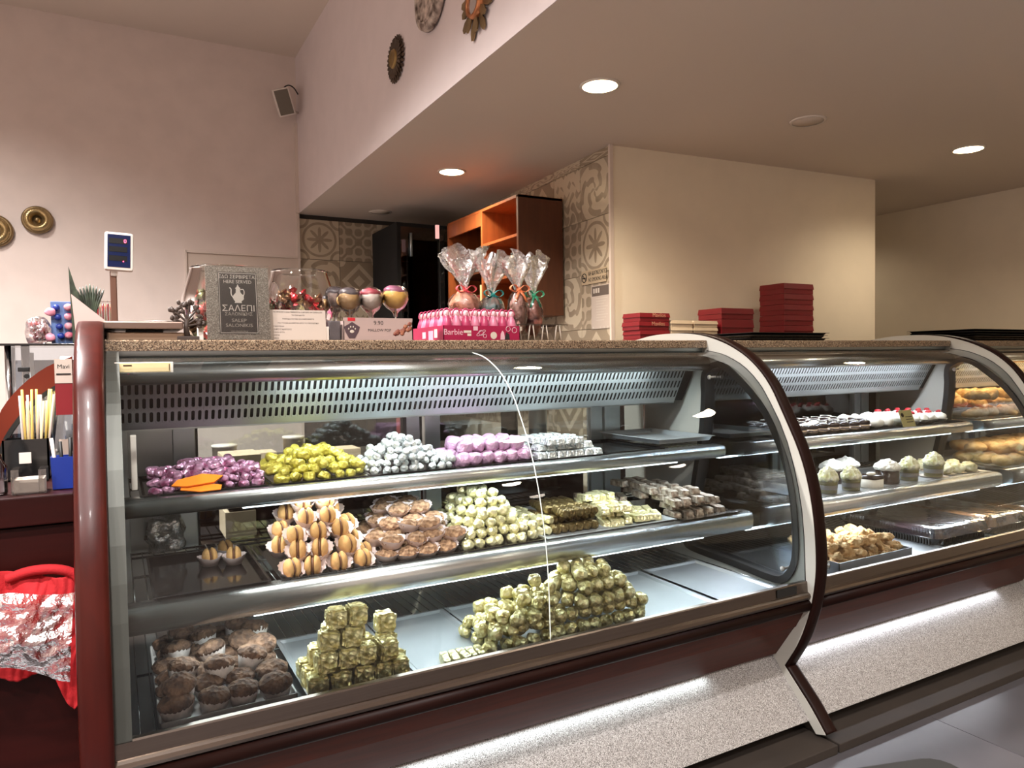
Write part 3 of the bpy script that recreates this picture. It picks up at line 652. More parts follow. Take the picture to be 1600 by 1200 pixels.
# ------------------------------------------------------------------ goods: prototypes and piles
def mesh_of(name, bm, m):
    me = bpy.data.meshes.new(name); bmesh.ops.recalc_face_normals(bm, faces=bm.faces); bm.to_mesh(me); bm.free()
    for q in (m if isinstance(m, (list, tuple)) else [m]): me.materials.append(q)
    return me
def place(name, proto, loc, rot=(0, 0, 0), label='', cat='', group=None, scale=1):
    """proto: a mesh, or a list of (part name, mesh)"""
    if isinstance(proto, list):
        o = thing(name, label, cat, loc, group)
        for pn, me in proto:
            c = bpy.data.objects.new(pn, me); COL.objects.link(c); c.parent = o
    else:
        o = bpy.data.objects.new(name, proto); COL.objects.link(o); o.location = loc; tag(o, label, cat, group)
    o.rotation_euler = rot
    o.scale = scale if isinstance(scale, tuple) else (scale,)*3
    return o
ORD = ['first', 'second', 'third', 'fourth', 'fifth', 'sixth', 'seventh', 'eighth', 'ninth', 'tenth', 'eleventh', 'twelfth', 'thirteenth', 'fourteenth', 'fifteenth', 'sixteenth']
ROW = ['front', 'second', 'third', 'fourth', 'fifth', 'sixth', 'seventh', 'eighth']
LAY = ['bottom', 'second', 'third', 'fourth', 'fifth', 'sixth']
def pile(name, protos, desc, cat, group, x0, x1, y0, y1, z0, dx, dy, dz, H, jit=.15, rot=None, tilt=.2, base=0, sc_j=.06, hide=True):
    nx = max(1, int(round((x1-x0)/dx))); ny = max(1, int(round((y1-y0)/dy))); rows = {}
    def hh(x, y): return H((x-x0)/(x1-x0), (y-y0)/(y1-y0)) if x0-1e-6 <= x <= x1+1e-6 and y0-1e-6 <= y <= y1+1e-6 else 0
    for k in range(8):
        for j in range(ny):
            y = y0+(j+.5)*(y1-y0)/ny+(k % 2)*dy*.5
            if y > y1: continue
            for i in range(nx+1):
                x = x0+(i+.5)*(x1-x0)/nx+((k+j) % 2)*dx*.5-(dx*.25)
                if x > x1 or x < x0 or hh(x, y) <= k+.0: continue
                if hide and j > 0 and hh(x, y-dy) > k+1.6 and hh(x, y) > k+1.6: continue
                rows.setdefault((k, j), []).append((x, y))
    n = 0
    for (k, j), ps in rows.items():
        for i, (x, y) in enumerate(ps):
            jx, jy = (random.uniform(-1, 1)*jit*dx*.5 for _ in range(2)); s = 1+random.uniform(-1, 1)*sc_j
            r = rot(k, j, i) if rot else (random.uniform(-tilt, tilt), random.uniform(-tilt, tilt), random.uniform(-PI, PI))
            place(name, protos[n % len(protos)], (x+jx, y+jy, z0+base+dz*k), r, f'{desc}, {ORD[min(i, 15)]} from left in {ROW[min(j, 7)]} row, {LAY[min(k, 5)]} layer', cat, group, s); n += 1
    return n
S1, S2, DK = .958, .736, .4987
# trays -------------------------------------------------------------------------------------------
def tray(x0, x1, y0, y1, z, lab, m=m_blackg, h=.010, lip=.006, name='tray', group=None):
    """shallow pressed tray with a sloping rim"""
    b = B(); lv = [(0, 0, h), (lip, 0, h), (lip+.004, 0, .002), ]
    def rect(d, zz): return [b.verts.new(p) for p in ((x0+d, y0+d, z+zz), (x1-d, y0+d, z+zz), (x1-d, y1-d, z+zz), (x0+d, y1-d, z+zz))]
    r = [rect(0, h-.0015), rect(0, h), rect(lip, h), rect(lip+.008, .0018), ]
    rb = [rect(0, h-.0015), rect(lip, h-.0015), rect(lip+.008, .0002)]
    for s in (r, rb):
        for A, C in zip(s, s[1:]):
            for i in range(4): b.faces.new((A[i], A[(i+1) % 4], C[(i+1) % 4], C[i]))
    b.faces.new(r[-1]); b.faces.new(rb[-1])
    return tag(obj(name, b, m, org=((x0+x1)/2, (y0+y1)/2, z)), lab, 'tray', group)
g1 = 'black trays on the top shelf'
tray(.045, .352, 1.975, 2.33, S1-.006, 'black tray under the purple sweets on the top shelf', group=g1)
tray(.356, .620, 1.972, 2.33, S1-.006, 'black tray under the yellow sweets on the top shelf', group=g1)
tray(.624, .900, 1.972, 2.33, S1-.006, 'black tray under the silver balls on the top shelf', group=g1)
tray(.904, 1.180, 1.972, 2.33, S1-.006, 'dark tray under the lilac foil domes on the top shelf', group=g1)
tray(1.184, 1.462, 1.972, 2.33, S1-.006, 'black tray under the silver bars on the top shelf', group=g1)
tray(1.466, 1.72, 1.985, 2.34, S1-.006, 'empty black tray on the top shelf, partly under the steel tray', group=g1)
tray(1.69, 1.962, 2.0, 2.37, S1+.012, 'empty pressed steel tray at the window end of the top shelf', m_tray, .018, .008)
g2 = 'trays on the middle shelf'
tray(.062, .325, 1.84, 2.24, S2-.006, 'shiny dark tray with only two sandwich biscuits on the middle shelf', m_traydk, .016, group=g2)
tray(.352, .610, 1.85, 2.24, S2-.006, 'black tray under the pile of golden sandwich biscuits', group=g2)
tray(.614, .862, 1.85, 2.24, S2-.006, 'black tray under the brown biscuits in pink cases', group=g2)
tray(.866, 1.128, 1.85, 2.24, S2-.006, 'black tray under the heaped pale gold balls', group=g2)
tray(1.132, 1.372, 1.85, 2.30, S2-.006, 'steel tray under the brown and gold foil logs', m_tray, group=g2)
tray(1.376, 1.640, 1.85, 2.30, S2-.006, 'steel tray under the short pale gold bars', m_tray, group=g2)
tray(1.644, 1.905, 1.82, 2.25, S2-.006, 'black tray under the silver and brown bars', group=g2)
g3 = 'pressed steel trays on the case floor'
for a, c, lab in ((.372, .628, 'pressed steel tray under the pyramid of gold foil cubes'), (.634, .878, 'pressed steel tray between the cube pyramid and the gold foil strips, mostly empty'),
                  (.884, 1.140, 'pressed steel tray under the lower end of the gold ball heap'), (1.146, 1.655, 'wide pressed steel tray under the tall end of the gold ball heap'), (1.672, 1.930, 'empty pressed steel tray on the case floor beside the window panel')):
    tray(a, c, 1.66, 2.075, DK, lab, m_tray, .008, .010, group=g3)

# foil sweets ---------------------------------------------------------------------------------------
def foil(name, m, rx, ry, rz, sq=.75, n=.12, k=3, sub=3, twist=False):
    out = []
    for s in range(k):
        b = B(); blob(b, (0, 0, 0), rx, ry, rz, sub, min(rx, ry, rz)*n*2.2, 55, s+1, sq=sq)
        for f in b.faces: f.smooth = False
        out.append(mesh_of(name, b, m))
    return out
def edgeH(n, p=1.0): return lambda u, v: n*min(1, (1-abs(2*u-1))*2.2+.15)**p*min(1, v*3+.34)
pile('foil_sweet', foil('purple_sweet', m_purple, .017, .012, .010), 'purple foil sweet', 'sweet', 'purple foil sweets', .075, .345, 1.985, 2.20, S1, .034, .030, .015, lambda u, v: 1+2.4*min(1, v*2.2+.1)*math.exp(-((u-.5)/.38)**2)+.5*(v > .2), .5, tilt=.4, base=.008)
pile('foil_sweet', foil('yellow_sweet', m_yellow, .021, .014, .013), 'yellow foil sweet', 'sweet', 'yellow foil sweets', .368, .612, 1.985, 2.20, S1, .041, .034, .018, lambda u, v: 1+2.9*min(1, v*2.4+.15)*math.exp(-((u-.52)/.42)**2), .5, tilt=.45, base=.011)
pile('foil_ball', foil('silver_ball', m_silver, .0125, .0125, .012, 1), 'small silver foil ball', 'sweet', 'silver foil balls', .640, .895, 1.985, 2.17, S1, .027, .026, .016, lambda u, v: .8+4.6*min(1, v*2.0+.2)*max(0, 1-abs(2*u-.95))**.8+.2, .45, tilt=.5, base=.010)
m_dome = foil('lilac_dome', m_lilac, .0255, .024, .0215, .75, .08)
pile('foil_dome', m_dome, 'lilac foil dome', 'sweet', 'lilac foil domes', .915, 1.175, 1.992, 2.20, S1, .047, .046, .036, lambda u, v: (1.0 if v < .2 else 1.9) if .06 < u < .96 else 1, .2, tilt=.2, base=.019)
def barmesh(name, m, l, w_, h, tp=.8, k=3):
    out = []
    for s in range(k):
        b = B(); t = bmesh.new(); bmesh.ops.create_cube(t, size=1); bmesh.ops.bevel(t, geom=t.edges[:], offset=.09, segments=1, affect='EDGES'); bmesh.ops.subdivide_edges(t, edges=t.edges[:], cuts=2, use_grid_fill=True)
        for v in t.verts:
            z = v.co.z; f = 1-(z+.5)*(1-tp); v.co = Vector((v.co.x*w_*f, v.co.y*l*f, z*h)); v.co += Vector([noise.noise(v.co*70+Vector((s*5, q*9, 0))) for q in range(3)])*.0022
        merge(b, t); out.append(mesh_of(name, b, m))
    return out
pile('foil_bar', barmesh('silver_bar', m_silver, .062, .036, .021), 'silver foil bar', 'sweet', 'silver foil bars', 1.20, 1.455, 1.99, 2.20, S1, .038, .066, .0215, lambda u, v: 2.8-1.0*(u > .74)-1*(u > .88) if u > .05 else 1.8, .06, rot=lambda k, j, i: (0, 0, random.uniform(-.06, .06)), base=.010, sc_j=.02)
# middle shelf: sandwich biscuits in paper cases
def papercup(rx, ry, h, n=28, fl=1.35):
    b = B(); R0 = []; R1 = []
    for k in range(n):
        a = 2*PI*k/n; q = 1+.05*(-1)**k; lip = h*(1+.30*abs(math.cos(a)))
        R0.append(b.verts.new((rx*.72*math.cos(a), ry*.72*math.sin(a), 0))); R1.append(b.verts.new((rx*fl*.86*q*math.cos(a), ry*fl*.86*q*math.sin(a), lip)))
    b.faces.new(R0[::-1])
    for k in range(n): b.faces.new((R0[k], R0[(k+1) % n], R1[(k+1) % n], R1[k])).smooth = True
    return b
def halfbis(sx):
    b = B(); t = bmesh.new(); bmesh.ops.create_icosphere(t, subdivisions=2, radius=1)
    for v in t.verts:
        x = v.co.x if v.co.x*sx > 0 else v.co.x*.25
        v.co = Vector((x*.016+sx*.006, v.co.y*.026, v.co.z*.026+.026)); v.co += Vector((0, 0, 1))*noise.noise(v.co*90)*.0015
    for f in t.faces: f.smooth = True
    merge(b, t); return b
P_sand = [('biscuit_half', mesh_of('biscuit_half', halfbis(-1), m_cookie)), ('biscuit_half', mesh_of('biscuit_half', halfbis(1), m_cookie)),
          ('filling', mesh_of('filling', blob(B(), (0, 0, .026), .004, .0215, .0215, 2), m_choc)), ('paper_case', mesh_of('paper_case', papercup(.030, .030, .023), m_cup))]
gsa = 'golden sandwich biscuits'
place('sandwich_biscuit', P_sand, (.213, 2.115, S2-.003), (0, 0, .12), 'golden sandwich biscuit alone on the dark tray, the left of the two front ones', 'biscuit', gsa, .92)
place('sandwich_biscuit', P_sand, (.272, 2.095, S2-.003), (0, 0, -.1), 'golden sandwich biscuit on the dark tray, nearer the big pile', 'biscuit', gsa, .92)
place('sandwich_biscuit', P_sand, (.262, 2.185, S2-.003), (0, 0, .3), 'golden sandwich biscuit on the dark tray, behind the other two', 'biscuit', gsa, .92)
pile('sandwich_biscuit', [P_sand], 'golden sandwich biscuit', 'biscuit', 'piled golden sandwich biscuits', .362, .606, 1.862, 2.12, S2-.003, .055, .058, .036, lambda u, v: 1+4.2*min(1, v*1.6+.05)*max(0, 1-abs(2*u-.85)**1.6), .15, rot=lambda k, j, i: (R(24)+random.uniform(-.15, .15), 0, random.uniform(-.35, .35)), sc_j=.05)
P_br = [('biscuit', mesh_of('biscuit', blob(B(), (0, 0, .020), .034, .023, .013, 4, .006, 75, 3), m_cookieb)), ('paper_case', mesh_of('paper_case', papercup(.034, .026, .021, 32), m_cup))]
pile('brown_biscuit', [P_br], 'brown oval biscuit in pink paper case', 'biscuit', 'brown biscuits in pink cases', .622, .862, 1.862, 2.15, S2-.003, .066, .054, .031, lambda u, v: 1+2.4*min(1, v*1.7)*max(0, 1-abs(2*u-1.0)**2.0), .2, rot=lambda k, j, i: (R(14)+random.uniform(-.2, .2), random.uniform(-.15, .15), random.uniform(-.4, .4)))
pile('foil_ball', foil('pale_gold_ball', m_goldp, .0175, .0175, .0165, 1), 'pale gold foil ball', 'sweet', 'heaped pale gold balls', .868, 1.122, 1.868, 2.13, S2-.003, .036, .034, .024, lambda u, v: 1+4.6*min(1, v*1.8+.08)*max(0, 1-abs(2*u-.95)**1.7), .35, base=.016)
def logm(name, m, r, l, k=3):
    out = []
    for s in range(k):
        b = tube(B(), [(0, -l/2, 0), (0, -l/2+.004, 0), (0, 0, 0), (0, l/2-.004, 0), (0, l/2, 0)], [r*.7, r, r*1.02, r, r*.7], 14)
        for v in b.verts: v.co += Vector([noise.noise(v.co*110+Vector((s*7, q*4, 2))) for q in range(3)])*.0022
        out.append(mesh_of(name, b, m))
    return out
pile('foil_log', logm('gold_log', m_goldp, .013, .066), 'gold foil log', 'sweet', 'gold foil logs', 1.142, 1.20, 1.90, 2.20, S2-.003, .029, .07, .024, lambda u, v: 1.9, .1, rot=lambda k, j, i: (0, 0, random.uniform(-.3, .3)), base=.013)
pile('foil_log', logm('brown_log', m_goldb, .0135, .07), 'brown and gold foil log', 'sweet', 'brown and gold foil logs', 1.195, 1.366, 1.90, 2.12, S2-.003, .0285, .075, .0235, lambda u, v: 2.9 if .1 < u < .92 else 1.9, .06, rot=lambda k, j, i: (0, 0, random.uniform(-.08, .08)), base=.0135)
pile('foil_bar', barmesh('pale_gold_bar', m_goldp, .075, .030, .022, .85), 'short pale gold bar', 'sweet', 'pale gold bars', 1.385, 1.635, 1.89, 2.10, S2-.003, .033, .08, .021, lambda u, v: 1+1.3*(u < .45)+.9*(v > .4)*(u < .7), .2, rot=lambda k, j, i: (random.uniform(-.15, .15), 0, R(-14)+random.uniform(-.2, .2)), base=.012)
pile('foil_bar', barmesh('silver_brown_bar', m_silverb, .078, .036, .022, .85), 'silver and brown foil bar', 'sweet', 'silver and brown foil bars', 1.652, 1.90, 1.86, 2.20, S2-.003, .046, .084, .0215, lambda u, v: 1+2.2*min(1, (1-u)*2.0+.15)*min(1, v*2.2+.4), .15, rot=lambda k, j, i: (random.uniform(-.1, .1), 0, R(-8)+random.uniform(-.15, .15)), base=.012)
pile('foil_bar', barmesh('silver_brown_bar', m_silverb, .078, .036, .022, .85), 'loose silver bar behind pale gold ones', 'sweet', 'loose silver bars', 1.50, 1.652, 2.06, 2.25, S2-.003, .046, .084, .0215, lambda u, v: 1.5, .25, rot=lambda k, j, i: (random.uniform(-.1, .1), 0, R(-18)+random.uniform(-.25, .25)), base=.012)
# case floor: muffins, cubes, balls
def muffin(seed):
    b = lathe(B(), [(0, .030), (.020, .030), (.029, .034), (.0335, .039), (.0352, .044), (.0345, .048), (.032, .052), (.028, .0555), (.022, .059), (.014, .0615), (.006, .063), (0, .0635)], 44)
    rough_up(b, .0045, 75, 1, seed)
    for v in b.verts:
        n = noise.noise(v.co*95+Vector((seed, 0, 0)))+.6*noise.noise(v.co*40+Vector((0, seed, 0))); v.co *= 1; v.co += Vector((v.co.x, v.co.y, .02)).normalized()*n*.0022
    return b
m_case = mat('pleated_muffin_case', (210, 200, 194), .7, var=.15, vscale=80)
P_muf = [[('muffin_top', mesh_of('muffin_top', muffin(s), m_muffin)), ('paper_case', mesh_of('paper_case', papercup(.030, .030, .036, 40, 1.28), m_case))] for s in (1, 2, 3)]
b = B()
for (a0, a1, c0, c1) in ((.062, .345, 1.665, 1.669), (.062, .345, 2.146, 2.150), (.062, .066, 1.665, 2.15), (.341, .345, 1.665, 2.15)): box(b, a0, a1, c0, c1, DK, DK+.030)
box(b, .062, .345, 1.665, 2.15, DK-.0005, DK+.002)
tag(obj('cake_tray', b, m_wtray, org=(.2, 1.9, DK)), 'white card tray full of cracked chocolate muffins on the case floor', 'tray')
gm = 'chocolate muffins in the white tray'
cnt = 0
for j in range(6):
    for i in range(4):
        x = .100+.069*i; y = 1.712+.077*j
        place('muffin', P_muf[cnt % 3], (x+random.uniform(-.004, .004), y+random.uniform(-.004, .004), DK+.002), (random.uniform(-.12, .12), random.uniform(-.12, .12), random.uniform(0, 6)), f'cracked chocolate muffin, {ORD[i]} from left in {ROW[j]} row of white tray', 'muffin', gm, random.uniform(.97, 1.06)); cnt += 1
up = [(.112, 1.745), (.115, 1.83), (.195, 1.80), (.262, 1.83), (.118, 1.95), (.20, 1.91), (.19, 2.02), (.266, 1.95), (.125, 2.07), (.262, 2.05), (.322, 1.90), (.315, 2.0)]
for i, (x, y) in enumerate(sorted(up, key=lambda p: p[1])):
    place('muffin', P_muf[i % 3], (min(x, .305), y, DK+.036), (random.uniform(-.3, .3), random.uniform(-.3, .3), i), f'chocolate muffin on top of the others, {ORD[i]} counting back from the glass', 'muffin', gm, 1.0)
def cube(seed):
    t = bmesh.new(); bmesh.ops.create_cube(t, size=.046); bmesh.ops.bevel(t, geom=t.edges[:], offset=.005, segments=2, affect='EDGES'); bmesh.ops.subdivide_edges(t, edges=t.edges[:], cuts=3, use_grid_fill=True)
    for v in t.verts: v.co += Vector([noise.noise(v.co*70+Vector((seed*5, q*9, 0))) for q in range(3)])*.0036
    b = B(); merge(b, t); return mesh_of('gold_cube', b, m_gold)
cubes = [cube(s) for s in range(4)]
cl = [(0, 0, .400), (0, 0, .450), (0, 0, .502), (0, 0, .552), (0, 0, .601), (0, 1, .395), (0, 1, .447), (0, 1, .498), (0, 1, .549), (0, 1, .600), (0, 2, .40), (0, 2, .452), (0, 2, .503),
      (1, 0, .418), (1, 0, .469), (1, 0, .520), (1, 0, .572), (1, 1, .412), (1, 1, .463), (1, 1, .53), (1, 1, .585), (2, 0, .432), (2, 0, .485), (2, 0, .548), (2, 1, .452), (2, 1, .505), (3, 0, .452), (3, 0, .506), ]
cl = [c for c in cl if not (c[0] == 2 and c[1] == 0 and c[2] == .548)]+[(2, 1, .590)]
rows = {}
for k, j, x in cl: rows.setdefault((k, j), []).append(x)
for (k, j), xs in rows.items():
    for i, x in enumerate(xs):
        yy = 1.695+.05*j+.012*k
        place('foil_cube', cubes[(i+j+k) % 4], (x+random.uniform(-.003, .003), yy, DK+.027+.0455*k), (random.uniform(-.08, .08), random.uniform(-.08, .08), random.uniform(-.15, .15)), f'gold foil cube, {ORD[i]} from left in {ROW[j]} row, {LAY[k]} layer of pyramid', 'sweet', 'gold foil cubes', random.uniform(.97, 1.05))
GB = foil('gold_ball', m_gold, .0215, .0215, .0205, 1, .11)
pile('foil_ball', GB, 'gold foil ball in tall heap', 'sweet', 'gold foil balls, tall heap', 1.055, 1.385, 1.672, 1.88, DK+.002, .044, .042, .034, lambda u, v: 1+3.9*min(1, v*2.2+.42)*max(0, 1-abs(2*u-1.05)**1.5), .12, base=.020)
pile('foil_ball', foil('gold_nugget', m_gold, .022, .018, .018, .85, .16), 'crumpled gold foil nugget', 'sweet', 'crumpled gold nuggets, low heap', .838, 1.065, 1.672, 1.86, DK+.002, .044, .040, .030, lambda u, v: 1+(2.9*u+.3)*min(1, v*2+.45), .3, base=.017)
pile('foil_strip', barmesh('gold_strip', m_goldp, .075, .024, .020, .8), 'flat gold foil strip', 'sweet', 'gold foil strips by the glass', .722, .842, 1.668, 1.735, DK+.002, .0262, .08, .018, lambda u, v: 1.2, .1, rot=lambda k, j, i: (0, 0, R(-8)+random.uniform(-.1, .1)), base=.011)
# small tools and bags in the first case
b = B(); prism(b, [(.135, 0), (.180, -.012), (.228, -.010), (.232, .006), (.19, .020), (.14, .018)], 'z', 0, .003); prism(b, [(.115, .010), (.150, .004), (.215, .012), (.238, .034), (.19, .046), (.13, .030)], 'z', .006, .010); bmesh.ops.transform(b, matrix=Matrix.Translation((0, 1.968, S1+.009)) @ Matrix.Rotation(R(34), 4, 'X'), verts=b.verts)
tag(obj('sweet_scoop', b, m_orange), 'flat orange plastic scoop lying against the purple sweets', 'scoop')
def crumple(name, c, rx, ry, rz, m, lab, cat, seed=1, n=.05, nf=16, rot=None):
    b = B(); blob(b, c, rx, ry, rz, 4, n, nf, seed, rot=rot)
    for v in b.verts: v.co.z = max(v.co.z, c[2]-rz*.8)
    return tag(obj(name, b, m, org=c), lab, cat)
crumple('plastic_bag', (.115, 2.32, S2+.055), .05, .05, .06, m_cello, 'crumpled clear bag at the back of the middle shelf beside the steel wall', 'bag', 3, .03, 30)
obj_post = tag(obj('shelf_post', box(B(), .030, .044, 2.10, 2.125, S1, 1.10, .002), m_white), 'white upright strip under the grille at the cashier end', 'strip')

# ------------------------------------------------------------------ goods in the second case
X2 = 2.031
tray(2.06, 3.54, 1.97, 2.34, S1-.006, 'long dark tray under all pastries on the upper shelf of the second case', name='long_tray')
P_eclair = [('sponge', mesh_of('sponge', lathe(B(), [(0, .002), (.026, .002), (.029, .010), (.027, .020), (0, .022)], 22), mat('pale_sponge', (206, 184, 158), .8, bump=.3, bscale=90))), ('glaze', mesh_of('glaze', lathe(B(), [(.027, .019), (.031, .024), (.029, .034), (.016, .041), (0, .043)], 22), m_dchoc)),
            ('cream_stripe', mesh_of('cream_stripe', box(B(), -.0014, .0014, -.024, .024, .034, .0440, .001), m_creamw)), ('paper_case', mesh_of('paper_case', papercup(.030, .030, .014), m_cup))]
pile('chocolate_cake', [P_eclair], 'small chocolate-topped sponge cake', 'cake', 'chocolate topped cakes, second case', 2.30, 2.90, 1.99, 2.27, S1+.001, .066, .07, .04, lambda u, v: 1, .1, rot=lambda k, j, i: (0, 0, random.uniform(-.5, .5)))
P_white = mesh_of('coconut_cake', blob(B(), (0, 0, .024), .036, .036, .028, 3, .008, 45, 4), m_creamw)
pile('white_cake', [P_white], 'white sugar-dusted cake mound', 'cake', 'white sugar-dusted cakes', 2.91, 3.14, 1.99, 2.20, S1+.001, .072, .07, .04, lambda u, v: 1, .1, rot=lambda k, j, i: (0, 0, i+j))
P_straw = [('cream_rosette', mesh_of('cream_rosette', blob(B(), (0, 0, .022), .034, .034, .024, 3, .008, 60, 6), m_creamw)), ('strawberry', mesh_of('strawberry', blob(B(), (.004, 0, .050), .014, .012, .011, 2, .003, 60, 2), m_red)), ('foil_base', mesh_of('foil_base', papercup(.034, .034, .014), m_silver))]
pile('strawberry_cake', [P_straw], 'cream cake topped with strawberry', 'cake', 'strawberry cream cakes', 3.20, 3.50, 2.0, 2.24, S1+.001, .07, .07, .04, lambda u, v: 1, .1, rot=lambda k, j, i: (0, 0, i+j))
mt = Matrix.Translation((3.06, 1.955, S1+.040)) @ Matrix.Rotation(R(-20), 4, 'X')
b = box(B(), -.045, .045, -.001, .001, -.038, .038); bmesh.ops.transform(b, matrix=mt, verts=b.verts)
t = tag(obj('price_sign', b, mat('olive_price_card', (170, 162, 112), .5)), 'olive price card with a dark emblem, standing before the white cakes', 'sign')
b = blob(B(), (0, 0, 0), .010, .001, .010, 2); bmesh.ops.transform(b, matrix=mt @ Matrix.Translation((-.028, -.002, .016)), verts=b.verts); obj('emblem', b, m_dchoc, t, org=(0, 0, 0))
b = B()
for q in range(3): box(b, -.01, .035, -.002, -.001, .006-.012*q, .009-.012*q)
bmesh.ops.transform(b, matrix=mt, verts=b.verts); o = obj('print_lines', b, m_ink, t, org=(0, 0, 0)); o['kind'] = 'stuff'
# dessert cups
tray(2.30, 3.54, 1.85, 2.24, S2-.006, 'mirror steel tray under the cream desserts on the middle shelf', m_tray, .006, name='long_tray')
def cupdessert(topm, seed, s1=m_spong, s2=m_creamw):
    r = .040
    return [('glass_cup', mesh_of('glass_cup', lathe(B(), [(r*.86, 0), (r*.9, .002), (r*1.0, .062)], 28), m_clear)),
            ('sponge_layer', mesh_of('sponge_layer', lathe(B(), [(0, .003), (r*.83, .003), (r*.87, .018), (0, .018)], 24), s1)), ('cream_layer', mesh_of('cream_layer', lathe(B(), [(0, .018), (r*.87, .018), (r*.91, .036), (0, .036)], 24), s2)),
            ('sponge_layer', mesh_of('sponge_layer', lathe(B(), [(0, .036), (r*.91, .036), (r*.93, .050), (0, .050)], 24), s1)),
            ('cream_swirl', mesh_of('cream_swirl', rough_up(lathe(B(), smoothopen([(r*.93, .050), (r*1.05, .060), (r*1.0, .072), (r*.80, .080), (r*.74, .090), (r*.48, .096), (r*.36, .103), (r*.12, .106), (0, .107)], 1), 40, wob=lambda a, z: .05*math.sin(9*a+z*90+seed)), .0045, 110, 0, seed, True, .056), topm))]
gcup = 'cream desserts on the middle shelf of the second case'
def pc(proto, x, y, lab, s=1, rz=0, cat='dessert', nm='dessert_cup'): place(nm, proto, (x, y, S2-.004), (0, 0, rz), lab, cat, gcup, s)
A_ = cupdessert(m_pist, 1)
pc(A_, 2.475, 1.91, 'pistachio cream dessert cup nearest the first case')
pc(A_, 2.605, 1.90, 'pistachio cream dessert cup between the nearest cup and the chocolate-glazed cake', .95)
pc(A_, 3.02, 1.92, 'pistachio cream dessert cup just beyond the dark chocolate cake')
pc(A_, 3.20, 1.92, 'tall pistachio dessert cup on a white saucer', 1.05)
tag(obj('saucer', lathe(B(), [(0, .0005), (.035, .0005), (.058, .005), (.059, .006), (.035, .002), (0, .002)], 32, (3.20, 1.92, S2-.0055)), m_white), 'small white saucer under the tall pistachio dessert cup', 'saucer')
P_ch = [('cake_body', mesh_of('cake_body', lathe(B(), [(0, 0), (.050, 0), (.052, .004), (.052, .036), (0, .036)], 32), m_creamw)), ('chocolate_top', mesh_of('chocolate_top', lathe(B(), [(.050, .035), (.053, .038), (.048, .048), (.02, .052), (0, .053)], 32, wob=lambda a, z: .05*math.sin(5*a)), m_dchoc)), ('cream_blob', mesh_of('cream_blob', blob(B(), (-.008, -.012, .055), .026, .012, .009, 2, .003, 80, 2), m_creamw))]
pc(P_ch, 2.745, 1.915, 'round white cake with dark chocolate glaze, between cups', 1, 0, 'cake', 'glazed_cake')
P_dk = [('cake_body', mesh_of('cake_body', lathe(B(), [(0, 0), (.044, 0), (.046, .004), (.046, .058), (0, .058)], 30, wob=lambda a, z: .03*math.sin(17*a+z*300)), m_dchoc)), ('cream_top', mesh_of('cream_top', rough_up(lathe(B(), smoothopen([(.046, .057), (.053, .066), (.050, .076), (.040, .086), (.028, .094), (.012, .100), (0, .101)], 1), 40, wob=lambda a, z: .05*math.sin(7*a+z*60)), .006, 90, 0, 3, True, .060), m_creamw))]
pc(P_dk, 2.885, 1.93, 'dark chocolate cake crowned with white whipped cream', 1, 0, 'cake', 'chocolate_cake')
pc(P_dk, 2.70, 2.06, 'cream-topped dark cake behind the glazed cake', 1, 1, 'cake', 'chocolate_cake'); pc(P_dk, 2.82, 2.08, 'cream-topped dark cake behind the front dark cake', 1, 2, 'cake', 'chocolate_cake')
P_cl = [('nut_cluster', mesh_of('nut_cluster', blob(B(), (0, 0, .022), .036, .034, .024, 3, .014, 55, 9), m_pist)), ('saucer', mesh_of('saucer', lathe(B(), [(0, 0), (.03, 0), (.044, .004), (.03, .002), (0, .002)], 24), m_white))]
for i, (x, y) in enumerate([(3.31, 1.93), (3.39, 1.93), (3.47, 1.92), (3.33, 2.01), (3.41, 2.01), (3.49, 2.0), (3.30, 2.09), (3.38, 2.09), (3.46, 2.08)]):
    place('pistachio_bite', P_cl, (x, y, S2-.004), (0, 0, i), f'pistachio cream bite, {ORD[i % 3]} from left in {ROW[i//3]} row by the far panel', 'dessert', 'pistachio cream bites')
# floor of the second case
b = B(); bx0, bx1, by0, by1 = 2.22, 2.64, 1.665, 1.93
for (a0, a1, c0, c1) in ((bx0, bx1, by0, by0+.003), (bx0, bx1, by1-.003, by1), (bx0, bx0+.003, by0, by1), (bx1-.003, bx1, by0, by1)): box(b, a0, a1, c0, c1, DK, DK+.048)
box(b, bx0, bx1, by0, by1, DK-.0005, DK+.002)
tag(obj('pastry_box', b, mat('silver_card', (176, 184, 196), .35, .4), org=(2.4, 1.8, DK)), 'open silver card box of flaky pastries in the second case', 'box')
P_pas = [mesh_of('flaky_pastry', rough_up(blob(B(), (0, 0, 0), .038, .024, .017, 4, .012, 50, s), .009, 85, 1, s), m_pastry) for s in (1, 2, 3)]
pile('flaky_pastry', P_pas, 'flaky golden pastry', 'pastry', 'flaky pastries in the silver box', 2.25, 2.62, 1.69, 1.91, DK+.004, .062, .045, .026, lambda u, v: 2.0+1.0*(v > .3), .3, base=.018, tilt=.4)
tray(2.66, 2.90, 1.66, 2.05, DK, 'pressed steel tray beside the pastry box in the second case', m_tray, .008)
crumple('chocolate_bag', (2.14, 1.73, DK+.035), .060, .05, .035, m_cello, 'clear bag of dark chocolates at the corner of the second case', 'bag', 6, .025, 24)
for i in range(6):
    o = place('dark_chocolate', mesh_of('dark_chocolate', blob(B(), (0, 0, 0), .02, .016, .013, 2, .004, 60, i), m_dchoc), (2.105+.033*(i % 3), 1.715+.034*(i//3), DK+.016), (0, 0, i), f'dark chocolate in the clear bag, {ORD[i % 3]} from left in {ROW[i//3]} row', 'chocolate', 'dark chocolates in the clear bag')
t = thing('blue_glove', 'crumpled blue disposable glove on the rack behind the pastries', 'glove', (2.56, 2.02, DK+.02))
